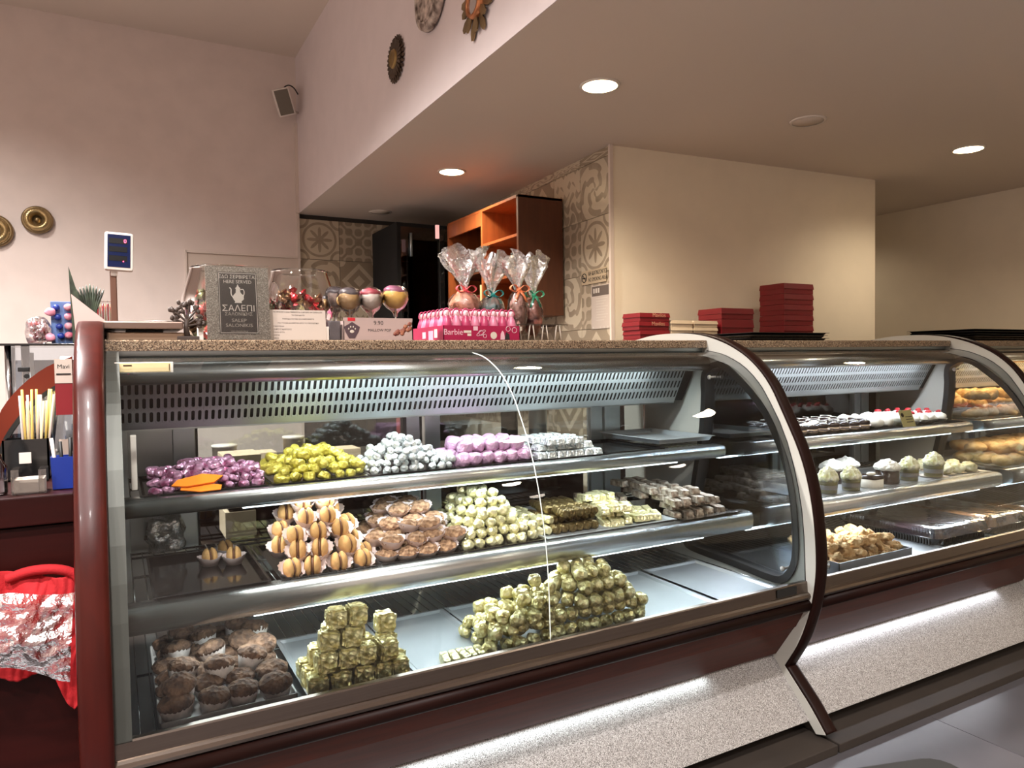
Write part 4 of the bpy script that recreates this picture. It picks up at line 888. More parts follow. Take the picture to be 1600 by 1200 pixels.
b = B(); tube(b, smoothopen([(2.46, 2.06, DK+.05), (2.52, 2.03, DK+.035), (2.58, 2.01, DK+.022)], 2), [.026, .026, .020, .014], 12); obj('palm', b, m_blue, t)
for k in range(4): obj('finger', tube(B(), [(2.575, 2.00+.010*k, DK+.022), (2.61+.008*k, 1.985+.014*k, DK+.016), (2.63+.004*k, 1.975+.018*k, DK+.012)], [.008, .007, .004], 8), mat('white_fingertips', (190, 198, 225), .5), t)
def clamshell(x0, x1, y0, y1, z, lab, cake, topc):
    t = thing('cake_box', lab, 'cake box', ((x0+x1)/2, (y0+y1)/2, z), 'clear-lidded cake boxes')
    def rr(x0, x1, y0, y1, zz, b, r=.03):
        pts = []
        for cx, cy, a0 in ((x1-r, y1-r, 0), (x0+r, y1-r, 90), (x0+r, y0+r, 180), (x1-r, y0+r, 270)):
            for q in range(4): a = R(a0+30*q); pts.append(b.verts.new((cx+r*math.cos(a), cy+r*math.sin(a), zz)))
        return pts
    def loft(levels, close=True, top=True):
        b = B(); rs = [rr(x0+d, x1-d, y0+d, y1-d, z+h, b) for d, h in levels]
        for A, C in zip(rs, rs[1:]):
            for i in range(16): b.faces.new((A[i], A[(i+1) % 16], C[(i+1) % 16], C[i]))
        if top: b.faces.new(rs[-1])
        if close: b.faces.new(rs[0][::-1])
        return b
    obj('base', loft([(.02, .001), (.004, .034), (0, .036)], True, False), m_blackg, t)
    b = B()
    for i in range(int((x1-x0-.08)/.012)):
        x = x0+.04+.012*i; box(b, x, x+.005, y0+.004, y0+.014, z+.006, z+.034)
    for i in range(int((y1-y0-.08)/.012)):
        y = y0+.04+.012*i; box(b, x0+.004, x0+.014, y, y+.005, z+.006, z+.034)
    o = obj('base_ribs', b, m_blackg, t); o['kind'] = 'stuff'
    obj('lid', loft([(-.004, .037), (.002, .038), (.012, .075), (.03, .078)], False, True), m_clam, t)
    b = B()
    for i in range(int((x1-x0-.10)/.012)):
        if (i//6) % 2: continue
        x = x0+.05+.012*i; box(b, x, x+.004, y0+.006, y0+.012, z+.050, z+.070)
    for i in range(int((y1-y0-.10)/.012)):
        if (i//6) % 2: continue
        y = y0+.05+.012*i; box(b, x0+.006, x0+.012, y, y+.004, z+.050, z+.070)
    o = obj('lid_ribs', b, m_clam, t); o['kind'] = 'stuff'
    obj('cake', loft([(.03, .012), (.026, .016), (.026, .052), (.034, .056)]), cake, t)
    b = B()
    for i in range(14): blob(b, (random.uniform(x0+.06, x1-.06), random.uniform(y0+.05, y1-.05), z+.060), .014, .012, .006, 1, .003, 70, i)
    o = obj('topping', b, topc, t); o['kind'] = 'stuff'
clamshell(2.87, 3.255, 1.70, 2.16, DK, 'clear-lidded box with a dark chocolate cake in the second case', mat('dark_plum_cake', (70, 46, 56), .5, var=.2, vscale=30), mat('maroon_topping', (130, 70, 90), .5, var=.2))
clamshell(3.262, 3.562, 1.70, 2.20, DK+.001, 'clear-lidded cake box with pale caramel cake beside the far panel', mat('caramel_cake', (184, 134, 84), .6, bump=.4, bscale=50, var=.2), m_cookie)
# bakery case
P_cro = []
for s in range(2):
    pts = [(-.06, -.012, 0), (-.04, .006, .004), (0, .014, .010), (.04, .006, .004), (.06, -.012, 0)]; b = tube(B(), smoothopen(pts, 2), [.006, .014, .022, .028, .022, .014, .006], 14)
    for v in b.verts: v.co += v.co.normalized()*.003*math.sin(v.co.x*230)
    P_cro.append(mesh_of('croissant', b, m_pastry))
tray(3.70, 5.2, 1.99, 2.35, S1-.006, 'steel tray of bread rolls on the upper shelf of the bakery case', m_tray, name='long_tray')
pile('croissant', P_cro, 'golden croissant', 'croissant', 'croissants in the bakery case', 3.74, 4.6, 2.02, 2.28, S1, .13, .07, .042, lambda u, v: 2.2, .2, base=.022, tilt=.25)
tray(3.70, 5.2, 1.86, 2.25, S2-.006, 'steel tray of pastries on the middle shelf of the bakery case', m_tray, name='long_tray')
pile('bread_roll', [mesh_of('bread_roll', blob(B(), (0, 0, 0), .05, .035, .028, 3, .006, 30, 5), m_pastry)], 'round bread roll', 'bread roll', 'bread rolls in the bakery case', 3.74, 4.7, 1.88, 2.15, S2, .11, .08, .05, lambda u, v: 1.2, .15, base=.024, tilt=.1)
# ------------------------------------------------------------------ things on the granite worktop
GT = 1.3455
# customer display of the scale
t = thing('scale', 'shop scale with flat metal plate on the worktop by the cashier end', 'scale', (.08, 2.2, GT))
obj('body', box(B(), -.015, .168, 2.14, 2.36, GT, GT+.022, .004), mat('bronze_metal', (150, 128, 108), .35, .7, var=.05), t)
obj('weighing_plate', box(B(), -.024, .165, 2.12, 2.38, GT+.030, GT+.050, .004), mat('dull_steel_plate', (134, 114, 104), .3, .8, var=.05), t)
obj('plate_support', box(B(), .03, .12, 2.2, 2.3, GT+.022, GT+.030), m_black, t)
obj('scale_pan', lathe(B(), [(0, .053), (.04, .053), (.055, .060), (.056, .058), (.04, .050), (0, .050)], 28, (.13, 2.32, GT)), m_steel, t)
t = thing('price_display', 'scale price display with dark blue screen on a slim pole', 'display', (.01, 2.18, GT))
obj('pole', box(B(), -.004, .012, 2.175, 2.191, GT+.03, 1.53, .003), mat('bronze_pole', (120, 88, 74), .35, .6), t)
obj('pole_collar', box(B(), -.002, .014, 2.170, 2.194, 1.515, 1.535, .004), m_white, t)
mt = Matrix.Translation((.019, 2.17, 1.579)) @ Matrix.Rotation(R(2), 4, 'Y') @ Matrix.Rotation(R(-6), 4, 'X')
def bt(x0, x1, y0, y1, z0, z1, bev=0):
    b = box(B(), x0, x1, y0, y1, z0, z1, bev); bmesh.ops.transform(b, matrix=mt, verts=b.verts); return b
sh = obj('housing', bt(-.0335, .0335, -.010, .014, -.051, .051, .007), m_white, t)
obj('screen', bt(-.0265, .0265, -.0115, -.010, -.043, .043), mat('navy_screen', (12, 26, 66), .15), t)
m_slot = mat('dark_readout', (6, 8, 14), .2)
for q in (.026, .004, -.020): obj('readout', bt(-.023, .019 if q else .012, -.0125, -.0115, q-.007, q+.007), m_slot, t)
m_digit = mat('red_digit', (255, 60, 90), .5, emit=((255, 70, 100), 4))
text('0', .014, m_digit, t, mt @ Matrix.Translation((.014, -.013, .026)) @ Matrix.Rotation(PI/2, 4, 'X'), 'digit')
obj('decimal_point', bt(.009, .0115, -.0135, -.0125, -.029, -.0265), m_digit, t)

# carved tree
t = thing('tree_ornament', 'small dark carved tree ornament beside the framed sign', 'ornament', (.175, 2.14, GT))
m_tree = mat('dark_carved_tree', (62, 48, 40), .6, bump=.3, bscale=90, var=.2)
obj('base', box(B(), .150, .205, 2.135, 2.160, GT, GT+.012, .002), m_tree, t)
obj('trunk', tube(B(), [(.176, 2.147, GT+.010), (.173, 2.147, GT+.035), (.176, 2.147, GT+.060)], [.009, .0065, .006], 10), m_tree, t)
br = [((.176, GT+.05), (.150, GT+.075), (.138, GT+.078)), ((.174, GT+.045), (.152, GT+.056), (.140, GT+.058)), ((.176, GT+.055), (.165, GT+.085), (.160, GT+.100)), ((.176, GT+.055), (.182, GT+.088), (.184, GT+.104)), ((.177, GT+.055), (.198, GT+.080), (.206, GT+.092)), ((.177, GT+.045), (.200, GT+.060), (.211, GT+.058)), ((.177, GT+.040), (.204, GT+.046), (.212, GT+.036))]
for a, c, d in br:
    obj('branch', tube(B(), smoothopen([(a[0], 2.147, a[1]), (c[0], 2.147, c[1]), (d[0], 2.147, d[1])], 1), [.0035, .002], 6), m_tree, t)
b = B(); rnd = random.Random(3)
for a, c, d in br:
    for _ in range(6):
        f = rnd.random(); px = c[0]+(d[0]-c[0])*f+rnd.uniform(-.008, .008); pz = c[1]+(d[1]-c[1])*f+rnd.uniform(-.008, .010)
        blob(b, (px, 2.147+rnd.uniform(-.004, .004), pz), .0062, .002, .0078, 1, rot=Matrix.Rotation(rnd.uniform(-1, 1), 3, 'Y'))
o = obj('leaves', b, m_tree, t); o['kind'] = 'stuff'

# framed sign
LEAN = R(9)
t = thing('framed_sign', 'glitter-framed black sign in a clear stand, white jug and Greek lettering', 'sign', (.305, 2.13, GT))
mt = Matrix.Translation((.3075, 2.125, GT+.0)) @ Matrix.Rotation(R(-2), 4, 'Z') @ Matrix.Rotation(-LEAN, 4, 'X')
def bs(x0, x1, y0, y1, z0, z1, bev=0):
    b = box(B(), x0, x1, y0, y1, z0, z1, bev); bmesh.ops.transform(b, matrix=mt, verts=b.verts); return b
m_glit = speckle('silver_glitter_card', [(0, (150, 140, 128)), (.4, (112, 104, 94)), (.7, (180, 170, 156)), (.9, (220, 212, 200))], 700, .4)
obj('clear_stand', bs(-.090, .090, -.004, -.002, .0, .214, 0), m_clear, t); obj('stand_foot', box(B(), .222, .394, 2.10, 2.20, GT, GT+.003), m_clear, t)
obj('glitter_board', bs(-.083, .083, 0, .006, .004, .210), m_glit, t)
obj('black_panel', bs(-.051, .051, -.0012, 0, .018, .194), mat('black_print', (40, 36, 32), .5), t)
m_pale = mat('pale_print', (244, 234, 222), .6); m_grey = mat('grey_print', (196, 186, 174), .6)
b = B()
for (x0, x1, z0, z1) in ((-.049, .049, .190, .1915), (-.049, .049, .0205, .022), (-.049, -.0478, .0205, .1915), (.0478, .049, .0205, .1915)): box(b, x0, x1, -.0016, -.0012, z0, z1)
bmesh.ops.transform(b, matrix=mt, verts=b.verts); obj('panel_border', b, m_pale, t)
def st(s, size, z, m=m_pale, sx=1): text(s, size, m, t, mt @ Matrix.Translation((0, -.0014, z)) @ Matrix.Rotation(PI/2, 4, 'X'), ext=.0002, sx=sx)
st('ΕΔΩ ΣΕΡΒΙΡΕΤΑΙ', .0135, .180, sx=.92); st('HERE SERVED', .0130, .166, sx=.95); st('ΣΑΛΕΠΙ', .024, .090, sx=1.0); st('ΣΑΛΟΝΙΚΗΣ', .0125, .074, m_grey); st('SALEP', .0135, .056, m_grey, 1.1); st('SALONIKIS', .0135, .042, m_grey, 1.1); st('www.salepisalonikis.gr', .005, .026, m_grey)
b = B()
def pj(x, z): return mt @ Vector((x, -.0014, z))
body = [(-.010, .106), (.010, .106), (.008, .110), (.015, .117), (.015, .127), (.007, .135), (.005, .145), (.007, .148), (.003, .152), (0, .160), (-.003, .152), (-.007, .148), (-.005, .145), (-.006, .135), (-.013, .127), (-.013, .117), (-.008, .110)]
vs = [b.verts.new(pj(*p)) for p in body]; vb = [b.verts.new(pj(*p)+mt.to_3x3() @ Vector((0, .0008, 0))) for p in body]; b.faces.new(vs); b.faces.new(vb[::-1])
for i in range(len(vs)): b.faces.new((vs[i], vb[i], vb[(i+1) % len(vs)], vs[(i+1) % len(vs)]))
tube(b, [pj(*p) for p in smoothopen([(-.012, .120), (-.019, .130), (-.017, .146), (-.022, .149)], 2)], .0015, 6); tube(b, [pj(*p) for p in smoothopen([(.006, .144), (.015, .146), (.017, .134), (.013, .124)], 2)], .0012, 6)
obj('jug_emblem', b, m_pale, t)

# fishbowls of wrapped chocolates
def bowl(cx, cy, r, lab, sweets, rr, nn, zt, seed, grp):
    t = thing('glass_bowl', lab, 'bowl', (cx, cy, GT), 'glass bowls of wrapped chocolates')
    prof = [(0, .004), (r*.45, .002), (r*.82, .022), (r*1.0, r*.85), (r*.96, r*1.25), (r*.80, r*1.75), (r*.74, r*1.95), (r*.76, r*1.97)]
    prof = [(prof[0])]+smoothopen(prof[1:], 1)
    obj('bowl_wall', lathe(B(), prof, 48, (cx, cy, GT)), m_clear, t)
    obj('bowl_rim', tube(B(), [(cx+r*.75*math.cos(a*PI/18), cy+r*.75*math.sin(a*PI/18), GT+r*1.96) for a in range(36)], .0022, 6, closed=True), m_clear, t)
    rnd = random.Random(seed); n = 0
    for k in range(12):
        z = GT+.018+k*rr*1.45
        if z > zt: break
        h = (z-GT)/r; lim = r*(.80 if h < .5 else .86)-rr*1.2
        ps = []
        for q in range(nn):
            a = rnd.uniform(0, 2*PI); d = lim*math.sqrt(rnd.uniform(.35, 1)); ps.append((cx+d*math.cos(a), cy+d*math.sin(a), z+rnd.uniform(-.004, .004), rnd.randrange(len(sweets))))
        for q, (px, py, pz, si) in enumerate(sorted(ps)):
            place('wrapped_chocolate', sweets[si][0], (px, py, pz), (rnd.uniform(0, 3), rnd.uniform(0, 3), rnd.uniform(0, 3)), f'{sweets[si][1]}, {ORD[q]} from left in layer {LAYN[min(k, 7)]}', 'chocolate', grp)
LAYN = ['one', 'two', 'three', 'four', 'five', 'six', 'seven', 'eight']
def twist(name, m, s=0):
    b = B(); blob(b, (0, 0, 0), .017, .013, .012, 3, .006, 60, s, sq=.85)
    for sx in (-1, 1):
        t2 = bmesh.new(); lathe(t2, [(.003, 0), (.006, .006), (.013, .016)], 12, (0, 0, 0), wob=lambda a, z: .3*math.sin(5*a)); merge(b, t2, 0, Matrix.Translation((sx*.014, 0, 0)) @ Matrix.Rotation(sx*PI/2, 4, 'Y'))
    return mesh_of(name, b, m)
tw = [twist('red_wrapped', m_redfoil, 1), twist('gold_wrapped', m_gold, 2), twist('brown_wrapped', mat('bronze_foil', (120, 84, 56), .3, .7, bump=.7, bscale=100, var=.3), 3), twist('coral_wrapped', mat('coral_foil', (214, 84, 78), .35, .3, bump=.6, bscale=100, var=.25), 4), twist('green_wrapped', mat('dull_green_foil', (110, 112, 78), .35, .5, bump=.6, bscale=100, var=.3), 5)]
bowl(.285, 2.32, .112, 'round glass bowl of coral and green sweets, half behind the framed sign', [(tw[3], 'coral sweet in bowl by framed sign'), (tw[3], 'coral sweet in bowl by framed sign'), (tw[4], 'green sweet in bowl by framed sign')], .013, 14, GT+.140, 4, 'coral and green sweets in a bowl')
bowl(.515, 2.31, .112, 'round glass bowl of red and bronze chocolates behind the white notice', [(tw[0], 'red foil chocolate in bowl by notice'), (tw[1], 'gold foil chocolate in bowl by notice'), (tw[2], 'bronze foil chocolate in bowl by notice'), (tw[0], 'red foil chocolate in bowl by notice')], .013, 15, GT+.142, 9, 'red and bronze chocolates in a bowl')

# printed notice
t = thing('notice', 'white printed ingredient notice leaning before the glass bowl', 'notice', (.47, 2.14, GT))
mt = Matrix.Translation((.472, 2.135, GT)) @ Matrix.Rotation(-R(8), 4, 'X')
obj('sheet', bs(-.079, .079, 0, .0015, .001, .090), m_paper, t)
def nt_(s, size, x, z, al='CENTER', sx=1): text(s, size, m_ink, t, mt @ Matrix.Translation((x, -.0004, z)) @ Matrix.Rotation(PI/2, 4, 'X'), ext=.0001, align=al, sx=sx)
nt_('ΤΑ ΠΡΟΪΟΝΤΑ ΜΑΣ ΠΕΡΙΕΧΟΥΝ Ή ΜΠΟΡΕΙ ΝΑ ΠΕΡΙΕΧΟΥΝ', .0052, 0, .083, sx=.95); nt_('ΤΑ ΠΑΡΑΚΑΤΩ:', .0052, 0, .074); nt_('ΠΑΡΑΚΑΛΟΥΜΕ ΕΝΗΜΕΡΩΘΕΙΤΕ', .0052, 0, .063, sx=1.1); nt_('ΓΙΑ ΤΥΧΟΝ ΑΛΛΕΡΓΙΕΣ ΑΠΟ ΤΟ ΠΡΟΣΩΠΙΚΟ', .0052, 0, .051, sx=1.05)
for i, s in enumerate(('· ΓΛΟΥΤΕΝΗ', '· ΞΗΡΟΥΣ ΚΑΡΠΟΥΣ', '· ΓΑΛΑ ΑΥΓΑ', '· ΣΟΓΙΑ', '· ΜΕΛΙ')): nt_(s, .0055, -.074, .041-.0085*i, 'LEFT')
tag(obj('white_stand', box(B(), .553, .562, 2.15, 2.17, GT, GT+.042, .001), m_white), 'small white card stand between the notice and the lollipop box', 'stand')
tag(obj('white_stand', box(B(), .205, .218, 2.16, 2.20, GT, GT+.065, .002), m_white), 'small white upright stand behind the tree ornament', 'stand')

# marshmallow lollipops in their box
t = thing('lollipop_box', 'pale cardboard box printed MALLOW POP with a dark shield emblem', 'box', (.715, 2.2, GT))
b = B()
for a in ((.606, .826, 2.150, 2.152, 0, .070), (.606, .826, 2.298, 2.300, 0, .05), (.606, .608, 2.150, 2.300, 0, .060), (.824, .826, 2.150, 2.300, 0, .060), (.606, .826, 2.150, 2.300, 0, .002)): box(b, a[0], a[1], a[2], a[3], GT+a[4], GT+a[5])
obj('carton', b, mat('pale_pink_card', (168, 146, 140), .6, var=.03), t)
text('MALLOW POP', .0115, m_ink, t, face_front(.718, 2.1496, GT+.032), ext=.0002)
text('9.90', .018, m_ink, t, face_front(.715, 2.1496, GT+.054), 'handwritten_price', ext=.0002)
obj('red_tab', box(B(), .619, .642, 2.1490, 2.150, GT+.060, GT+.0695), m_red, t)
m_shield = mat('dark_shield_print', (70, 52, 58), .6)
b = prism(B(), [(.622, GT+.008), (.640, GT+.008), (.652, GT+.028), (.656, GT+.042), (.643, GT+.050), (.632, GT+.057), (.621, GT+.050), (.607, GT+.042), (.611, GT+.028)], 'y', 2.1487, 2.1499); obj('shield_emblem', b, m_shield, t)
b = B()
for dx, dz in ((-.010, .036), (-.004, .042), (.004, .042), (.010, .036)): blob(b, (.6315+dx, 2.1486, GT+dz), .0026, .0004, .0034, 1)
blob(b, (.6315, 2.1486, GT+.028), .007, .0004, .005, 2); obj('paw_mark', b, m_grey, t)
b = B(); rnd = random.Random(5)
for i in range(14): blob(b, (.768+.004*i+rnd.uniform(-.004, .004), 2.1492, GT+.018+rnd.uniform(-.008, .008)+.0022*i), .0085, .0006, .0075, 1)
o = obj('printed_cluster', b, mat('maroon_print', (104, 44, 42), .6, rgb2=(170, 110, 80), vscale=90), t); o['kind'] = 'stuff'
tag(obj('folded_card', box(B(), .566, .600, 2.16, 2.20, GT, GT+.060, .004), mat('grey_bag_foil', (84, 78, 80), .4, .2, bump=.8, bscale=50, var=.3)), 'small dark grey packet between the notice and the lollipop box', 'packet')
m_lol = [mat('tan_marshmallow', (176, 138, 88), .6, var=.1), mat('white_marshmallow', (206, 190, 180), .6, var=.05), mat('golden_marshmallow', (214, 164, 74), .6, var=.1)]
m_cap = [mat('grey_icing', (86, 78, 82), .4, bump=.4, bscale=60), mat('rose_icing', (178, 70, 84), .4, bump=.4, bscale=60), mat('mauve_icing', (170, 96, 128), .4, bump=.4, bscale=60)]
for i, (x, y, z, lab) in enumerate([(.640, 2.20, 1.474, 'tan marshmallow lollipop with grey top, nearest the glass bowl'), (.708, 2.20, 1.476, 'white marshmallow lollipop with rose top, the middle one'), (.788, 2.20, 1.484, 'golden marshmallow lollipop with mauve top, beside the pink bottles'), (.610, 2.25, 1.480, 'brown striped lollipop leaning out behind the tan one')]):
    t = thing('lollipop', lab, 'lollipop', (x, y, GT), 'marshmallow lollipops in their box'); q = min(i, 2); rnd = random.Random(i)
    if i == 3: mm, mc = mat('brown_striped_sweet', (92, 62, 52), .5, rgb2=(176, 150, 136), vscale=40), m_cap[0]
    else: mm, mc = m_lol[q], m_cap[q]
    s = 1.12 if i == 2 else 1
    b = B(); blob(b, (x, y, z), .034*s, .024, .031*s, 3, .002, 40, i); blob(b, (x-.029*s, y+.004, z-.004), .010, .012, .016, 2); blob(b, (x+.029*s, y+.004, z-.004), .010, .012, .016, 2); obj('sweet', b, mm, t)
    b = B(); blob(b, (x, y+.002, z+.020*s), .031*s, .024, .016, 3, .003, 60, i); obj('icing_cap', b, mc, t)
    obj('stick', tube(B(), [(x, y, z-.02), (x+.004, y+.004, GT+.006)], .0028, 8), m_white, t)
    prof = smoothopen([(.006, -.060), (.008, -.046), (.030*s, -.028), (.038*s, 0), (.034*s, .026), (.018*s, .037), (0, .040)], 1)
    obj('wrapper', lathe(B(), prof, 30, (x, y, z), wob=lambda a, zz: .05*math.sin(9*a+zz*200)), m_wrap, t)

# pink sweet bottles in a hot-pink tray
t = thing('bottle_tray', 'hot pink card display tray with white script lettering and ringed planet marks', 'tray', (1.07, 2.28, GT))
b = B(); x0, x1, y0, y1 = .931, 1.213, 2.150, 2.42
for a in ((x0, x1, y0, y0+.002, .050), (x0, x1, y1-.002, y1, .050), (x0, x0+.002, y0, y1, .050), (x1-.002, x1, y0, y1, .050), (x0, x1, y0, y1, .002)): box(b, a[0], a[1], a[2], a[3], GT, GT+a[4])
obj('card_tray', b, m_hot, t)
m_pp = mat('pale_pink_print', (206, 168, 178), .5)
text('Barbie', .027, m_pp, t, face_front(.966, 2.1496, GT+.028) @ Matrix.Shear('XY', 4, (.18, 0)), ext=.0002)
obj('print_patch', box(B(), 1.003, 1.030, 2.149, 2.150, GT+.026, GT+.034), m_grey, t); obj('print_patch', box(B(), 1.016, 1.030, 2.149, 2.150, GT+.016, GT+.024), m_grey, t)
obj('print_patch', box(B(), 1.038, 1.054, 2.149, 2.150, GT+.034, GT+.048), m_pp, t)
def ringp(b, cx, cz, r, w=.0011, sq=1, tl=0, y=2.149):
    tube(b, [(cx+r*math.cos(a)*math.cos(tl)-r*sq*math.sin(a)*math.sin(tl), y, cz+r*math.cos(a)*math.sin(tl)+r*sq*math.sin(a)*math.cos(tl)) for a in [2*PI*k/24 for k in range(24)]], w, 5, closed=True)
b = B(); ringp(b, 1.066, GT+.026, .0085); ringp(b, 1.066, GT+.026, .018, sq=.3, tl=.5); ringp(b, 1.080, GT+.016, .006); obj('planet_print', b, m_pp, t)
obj('dot_print', prism(B(), [(1.113+.012*math.cos(a*PI/12), GT+.018+.012*math.sin(a*PI/12)) for a in range(24)], 'y', 2.1492, 2.15), m_grey, t)
b = B(); prism(b, [(1.138, GT+.004), (1.156, GT+.004), (1.152, GT+.028), (1.146, GT+.034), (1.140, GT+.024)], 'y', 2.1492, 2.15); obj('pale_print', b, m_pp, t)
b = B(); prism(b, [(1.154, GT+.004), (1.174, GT+.004), (1.172, GT+.022), (1.160, GT+.030)], 'y', 2.1490, 2.15); obj('dark_print', b, m_ink, t)
b = B(); ringp(b, 1.168, GT+.040, .008); ringp(b, 1.192, GT+.036, .009); obj('ring_print', b, m_pp, t)
# side panel marks
def sidep(y0, y1, z0, z1, m): obj('side_print', box(B(), .9303, .931, y0, y1, GT+z0, GT+z1), m, t)
sidep(2.20, 2.225, .012, .040, m_grey); sidep(2.235, 2.275, .004, .036, m_pink); sidep(2.30, 2.33, .012, .034, m_pp)
m_bot = mat('pink_bottle_plastic', (178, 60, 98), .3, var=.1); m_botp = mat('pale_pink_bottle', (204, 120, 146), .3, var=.1); m_pearl = mat('pearl_cap', (206, 160, 164), .3)
P_bot = []
for mm in (m_bot, m_botp):
    P_bot.append([('bottle', mesh_of('bottle', lathe(B(), [(0, 0), (.015, 0), (.0165, .006), (.0165, .052), (.013, .066), (.008, .076), (.008, .084), (0, .084)], 18), mm)), ('cap', mesh_of('cap', lathe(B(), [(.0085, .080), (.0095, .083), (.0095, .092), (.006, .097), (0, .098)], 14, wob=lambda a, z: .1*math.sin(6*a)), m_pearl)), ('handle', mesh_of('handle', tube(B(), [(.014*math.cos(a*PI/8), 0, .080+.024*math.sin(a*PI/8)) for a in range(9)], .002, 6), m_bot))])
for j in range(7):
    for i in range(8):
        place('sweet_bottle', P_bot[(i+j) % 2], (.953+.0342*i, 2.172+.036*j, GT+.003), (0, 0, random.uniform(-.4, .4)), f'pink toy sweet bottle, {ORD[i]} from left in {ROW[j]} row of pink tray', 'bottle', 'pink sweet bottles in the tray')

# gift bags in cellophane
def giftbag(x, y, zb, zn, ztop, rb, body, bow, lab, seed, lean=0, flare=.055):
    t = thing('gift_bag', lab, 'gift bag', (x, y, zb), 'cellophane gift bags with ribbons'); rnd = random.Random(seed)
    obj('contents', blob(B(), (x, y, (zb+zn)/2), rb*.86, rb*.8, (zn-zb)/2*.92, 3, .010, 28, seed), body, t)
    prof = smoothopen([(rb*.25, zb-zn), (rb*.7, (zb-zn)*.8), (rb, (zb-zn)*.45), (rb*.8, (zb-zn)*.15), (.010, -.002)], 1)
    obj('bag_body', lathe(B(), prof, 30, (x, y, zn), wob=lambda a, z: .08*math.sin(7*a+z*60+seed)), m_wrap, t)
    h = ztop-zn; flare *= 1.35
    b = B(); prof = smoothopen([(.009, 0), (.020, h*.25), (flare*.85, h*.65), (flare, h*.85)], 1); lathe(b, prof, 40, (x, y, zn), wob=lambda a, z: .22*math.sin(5*a+seed)+.10*math.sin(13*a+z*70), squash=.6)
    for v in b.verts:
        f = (v.co.z-zn)/h; a = math.atan2(v.co.y-y, v.co.x-x); v.co.z += h*.16*f*math.sin(3*a+seed); v.co.x += lean*f*f
    obj('flared_top', b, m_cello, t)
    for s in (-1, 1):
        pts = [(x, y-.012, zn), (x+s*.022, y-.020, zn+.020), (x+s*.044, y-.018, zn+.004), (x+s*.022, y-.020, zn-.012), (x, y-.012, zn)]
        b = B()
        P = smoothopen(pts, 2); A = [b.verts.new((p[0], p[1]-.006, p[2])) for p in P]; C = [b.verts.new((p[0], p[1]+.008, p[2])) for p in P]
        for i in range(len(P)-1): b.faces.new((A[i], A[i+1], C[i+1], C[i])).smooth = True
        obj('bow_loop', b, bow, t, solid=.001)
        tl = [(x, y-.016, zn), (x+s*.012, y-.024, zn-.022), (x+s*.022, y-.026, zn-.046)]
        b = B(); A = [b.verts.new((p[0]-.005, p[1], p[2])) for p in tl]; C = [b.verts.new((p[0]+.006, p[1]-.001, p[2])) for p in tl]
        for i in range(2): b.faces.new((A[i], A[i+1], C[i+1], C[i])).smooth = True
        obj('bow_tail', b, bow, t, solid=.001)
    obj('knot', blob(B(), (x, y-.012, zn), .009, .009, .007, 2), bow, t)
rb_ = lambda n, c: mat(n, c, .35, bump=.3, bscale=60, var=.12)
bm1 = mat('orange_brown_sweets', (190, 110, 72), .6, rgb2=(222, 160, 140), vscale=36, bump=.6, bscale=50); bm2 = mat('teal_packet', (56, 104, 106), .4, rgb2=(150, 120, 110), vscale=26, bump=.5, bscale=40)
bm3 = mat('brown_pink_sweets', (128, 84, 62), .6, rgb2=(200, 150, 140), vscale=30, bump=.6, bscale=50); bm4 = mat('maroon_sweets', (110, 54, 48), .6, rgb2=(186, 120, 100), vscale=30, bump=.6, bscale=50)
giftbag(1.115, 2.38, 1.400, 1.535, 1.700, .062, bm1, rb_('coral_ribbon', (226, 84, 92)), 'cellophane gift bag with coral pink bow, above the bottle tray', 2, -.01, .062)
giftbag(1.215, 2.36, 1.395, 1.520, 1.685, .050, bm2, rb_('teal_ribbon', (40, 140, 134)), 'cellophane gift bag with teal bow, second from the cabinet side', 5, 0, .056)
giftbag(1.290, 2.30, 1.362, 1.535, 1.665, .040, bm3, rb_('orange_ribbon', (232, 130, 84)), 'narrow cellophane cone with orange bow standing in the clear stand', 8, .0, .05)
giftbag(1.370, 2.33, 1.362, 1.520, 1.690, .042, bm4, rb_('green_ribbon', (58, 156, 118)), 'narrow cellophane cone with green bow, farthest along the worktop', 11, -.01, .048)
t = thing('cone_stand', 'clear plastic stand holding the cellophane cones', 'stand', (1.33, 2.3, GT))
for y in (2.20, 2.38): obj('bar', box(B(), 1.22, 1.44, y, y+.003, GT+.055, GT+.062), m_clear, t)
for x in (1.235, 1.29, 1.345, 1.40): obj('leg', tube(B(), [(x-.014, 2.202, GT+.001), (x-.006, 2.202, GT+.058), (x+.006, 2.202, GT+.058), (x+.014, 2.202, GT+.001)], .0022, 6), mat('clear_edge', (200, 190, 176), .2), t)
obj('top_plate', box(B(), 1.22, 1.44, 2.20, 2.38, GT+.058, GT+.060), m_clear, t)
tag(obj('prop_card', box(B(), 1.228, 1.242, 2.185, 2.187, GT+.036, GT+.050), m_paper), 'tiny white price tag on the clear stand', 'tag')

# black trays on the second worktop and dark trays on the third
def stack_trays(x0, x1, y0, y1, n, z, labf, grp, jx=.02):
    for i in range(n):
        d = random.Random(i).uniform(-jx, jx); tray(x0+d, x1+d, y0+d*.5, y1+d*.5, z+.012*i, labf(i), m_blackg, .012, .01, name='serving_tray', group=grp)
stack_trays(2.30, 2.78, 2.14, 2.43, 3, GT, lambda i: f'black serving tray on the second worktop, {ORD[i]} counting up from the granite', 'black trays on the second worktop')
stack_trays(3.85, 4.50, 2.10, 2.46, 5, GT, lambda i: f'dark serving tray stacked on the bakery case, {ORD[i]} counting up', 'dark trays on the bakery case', .05)

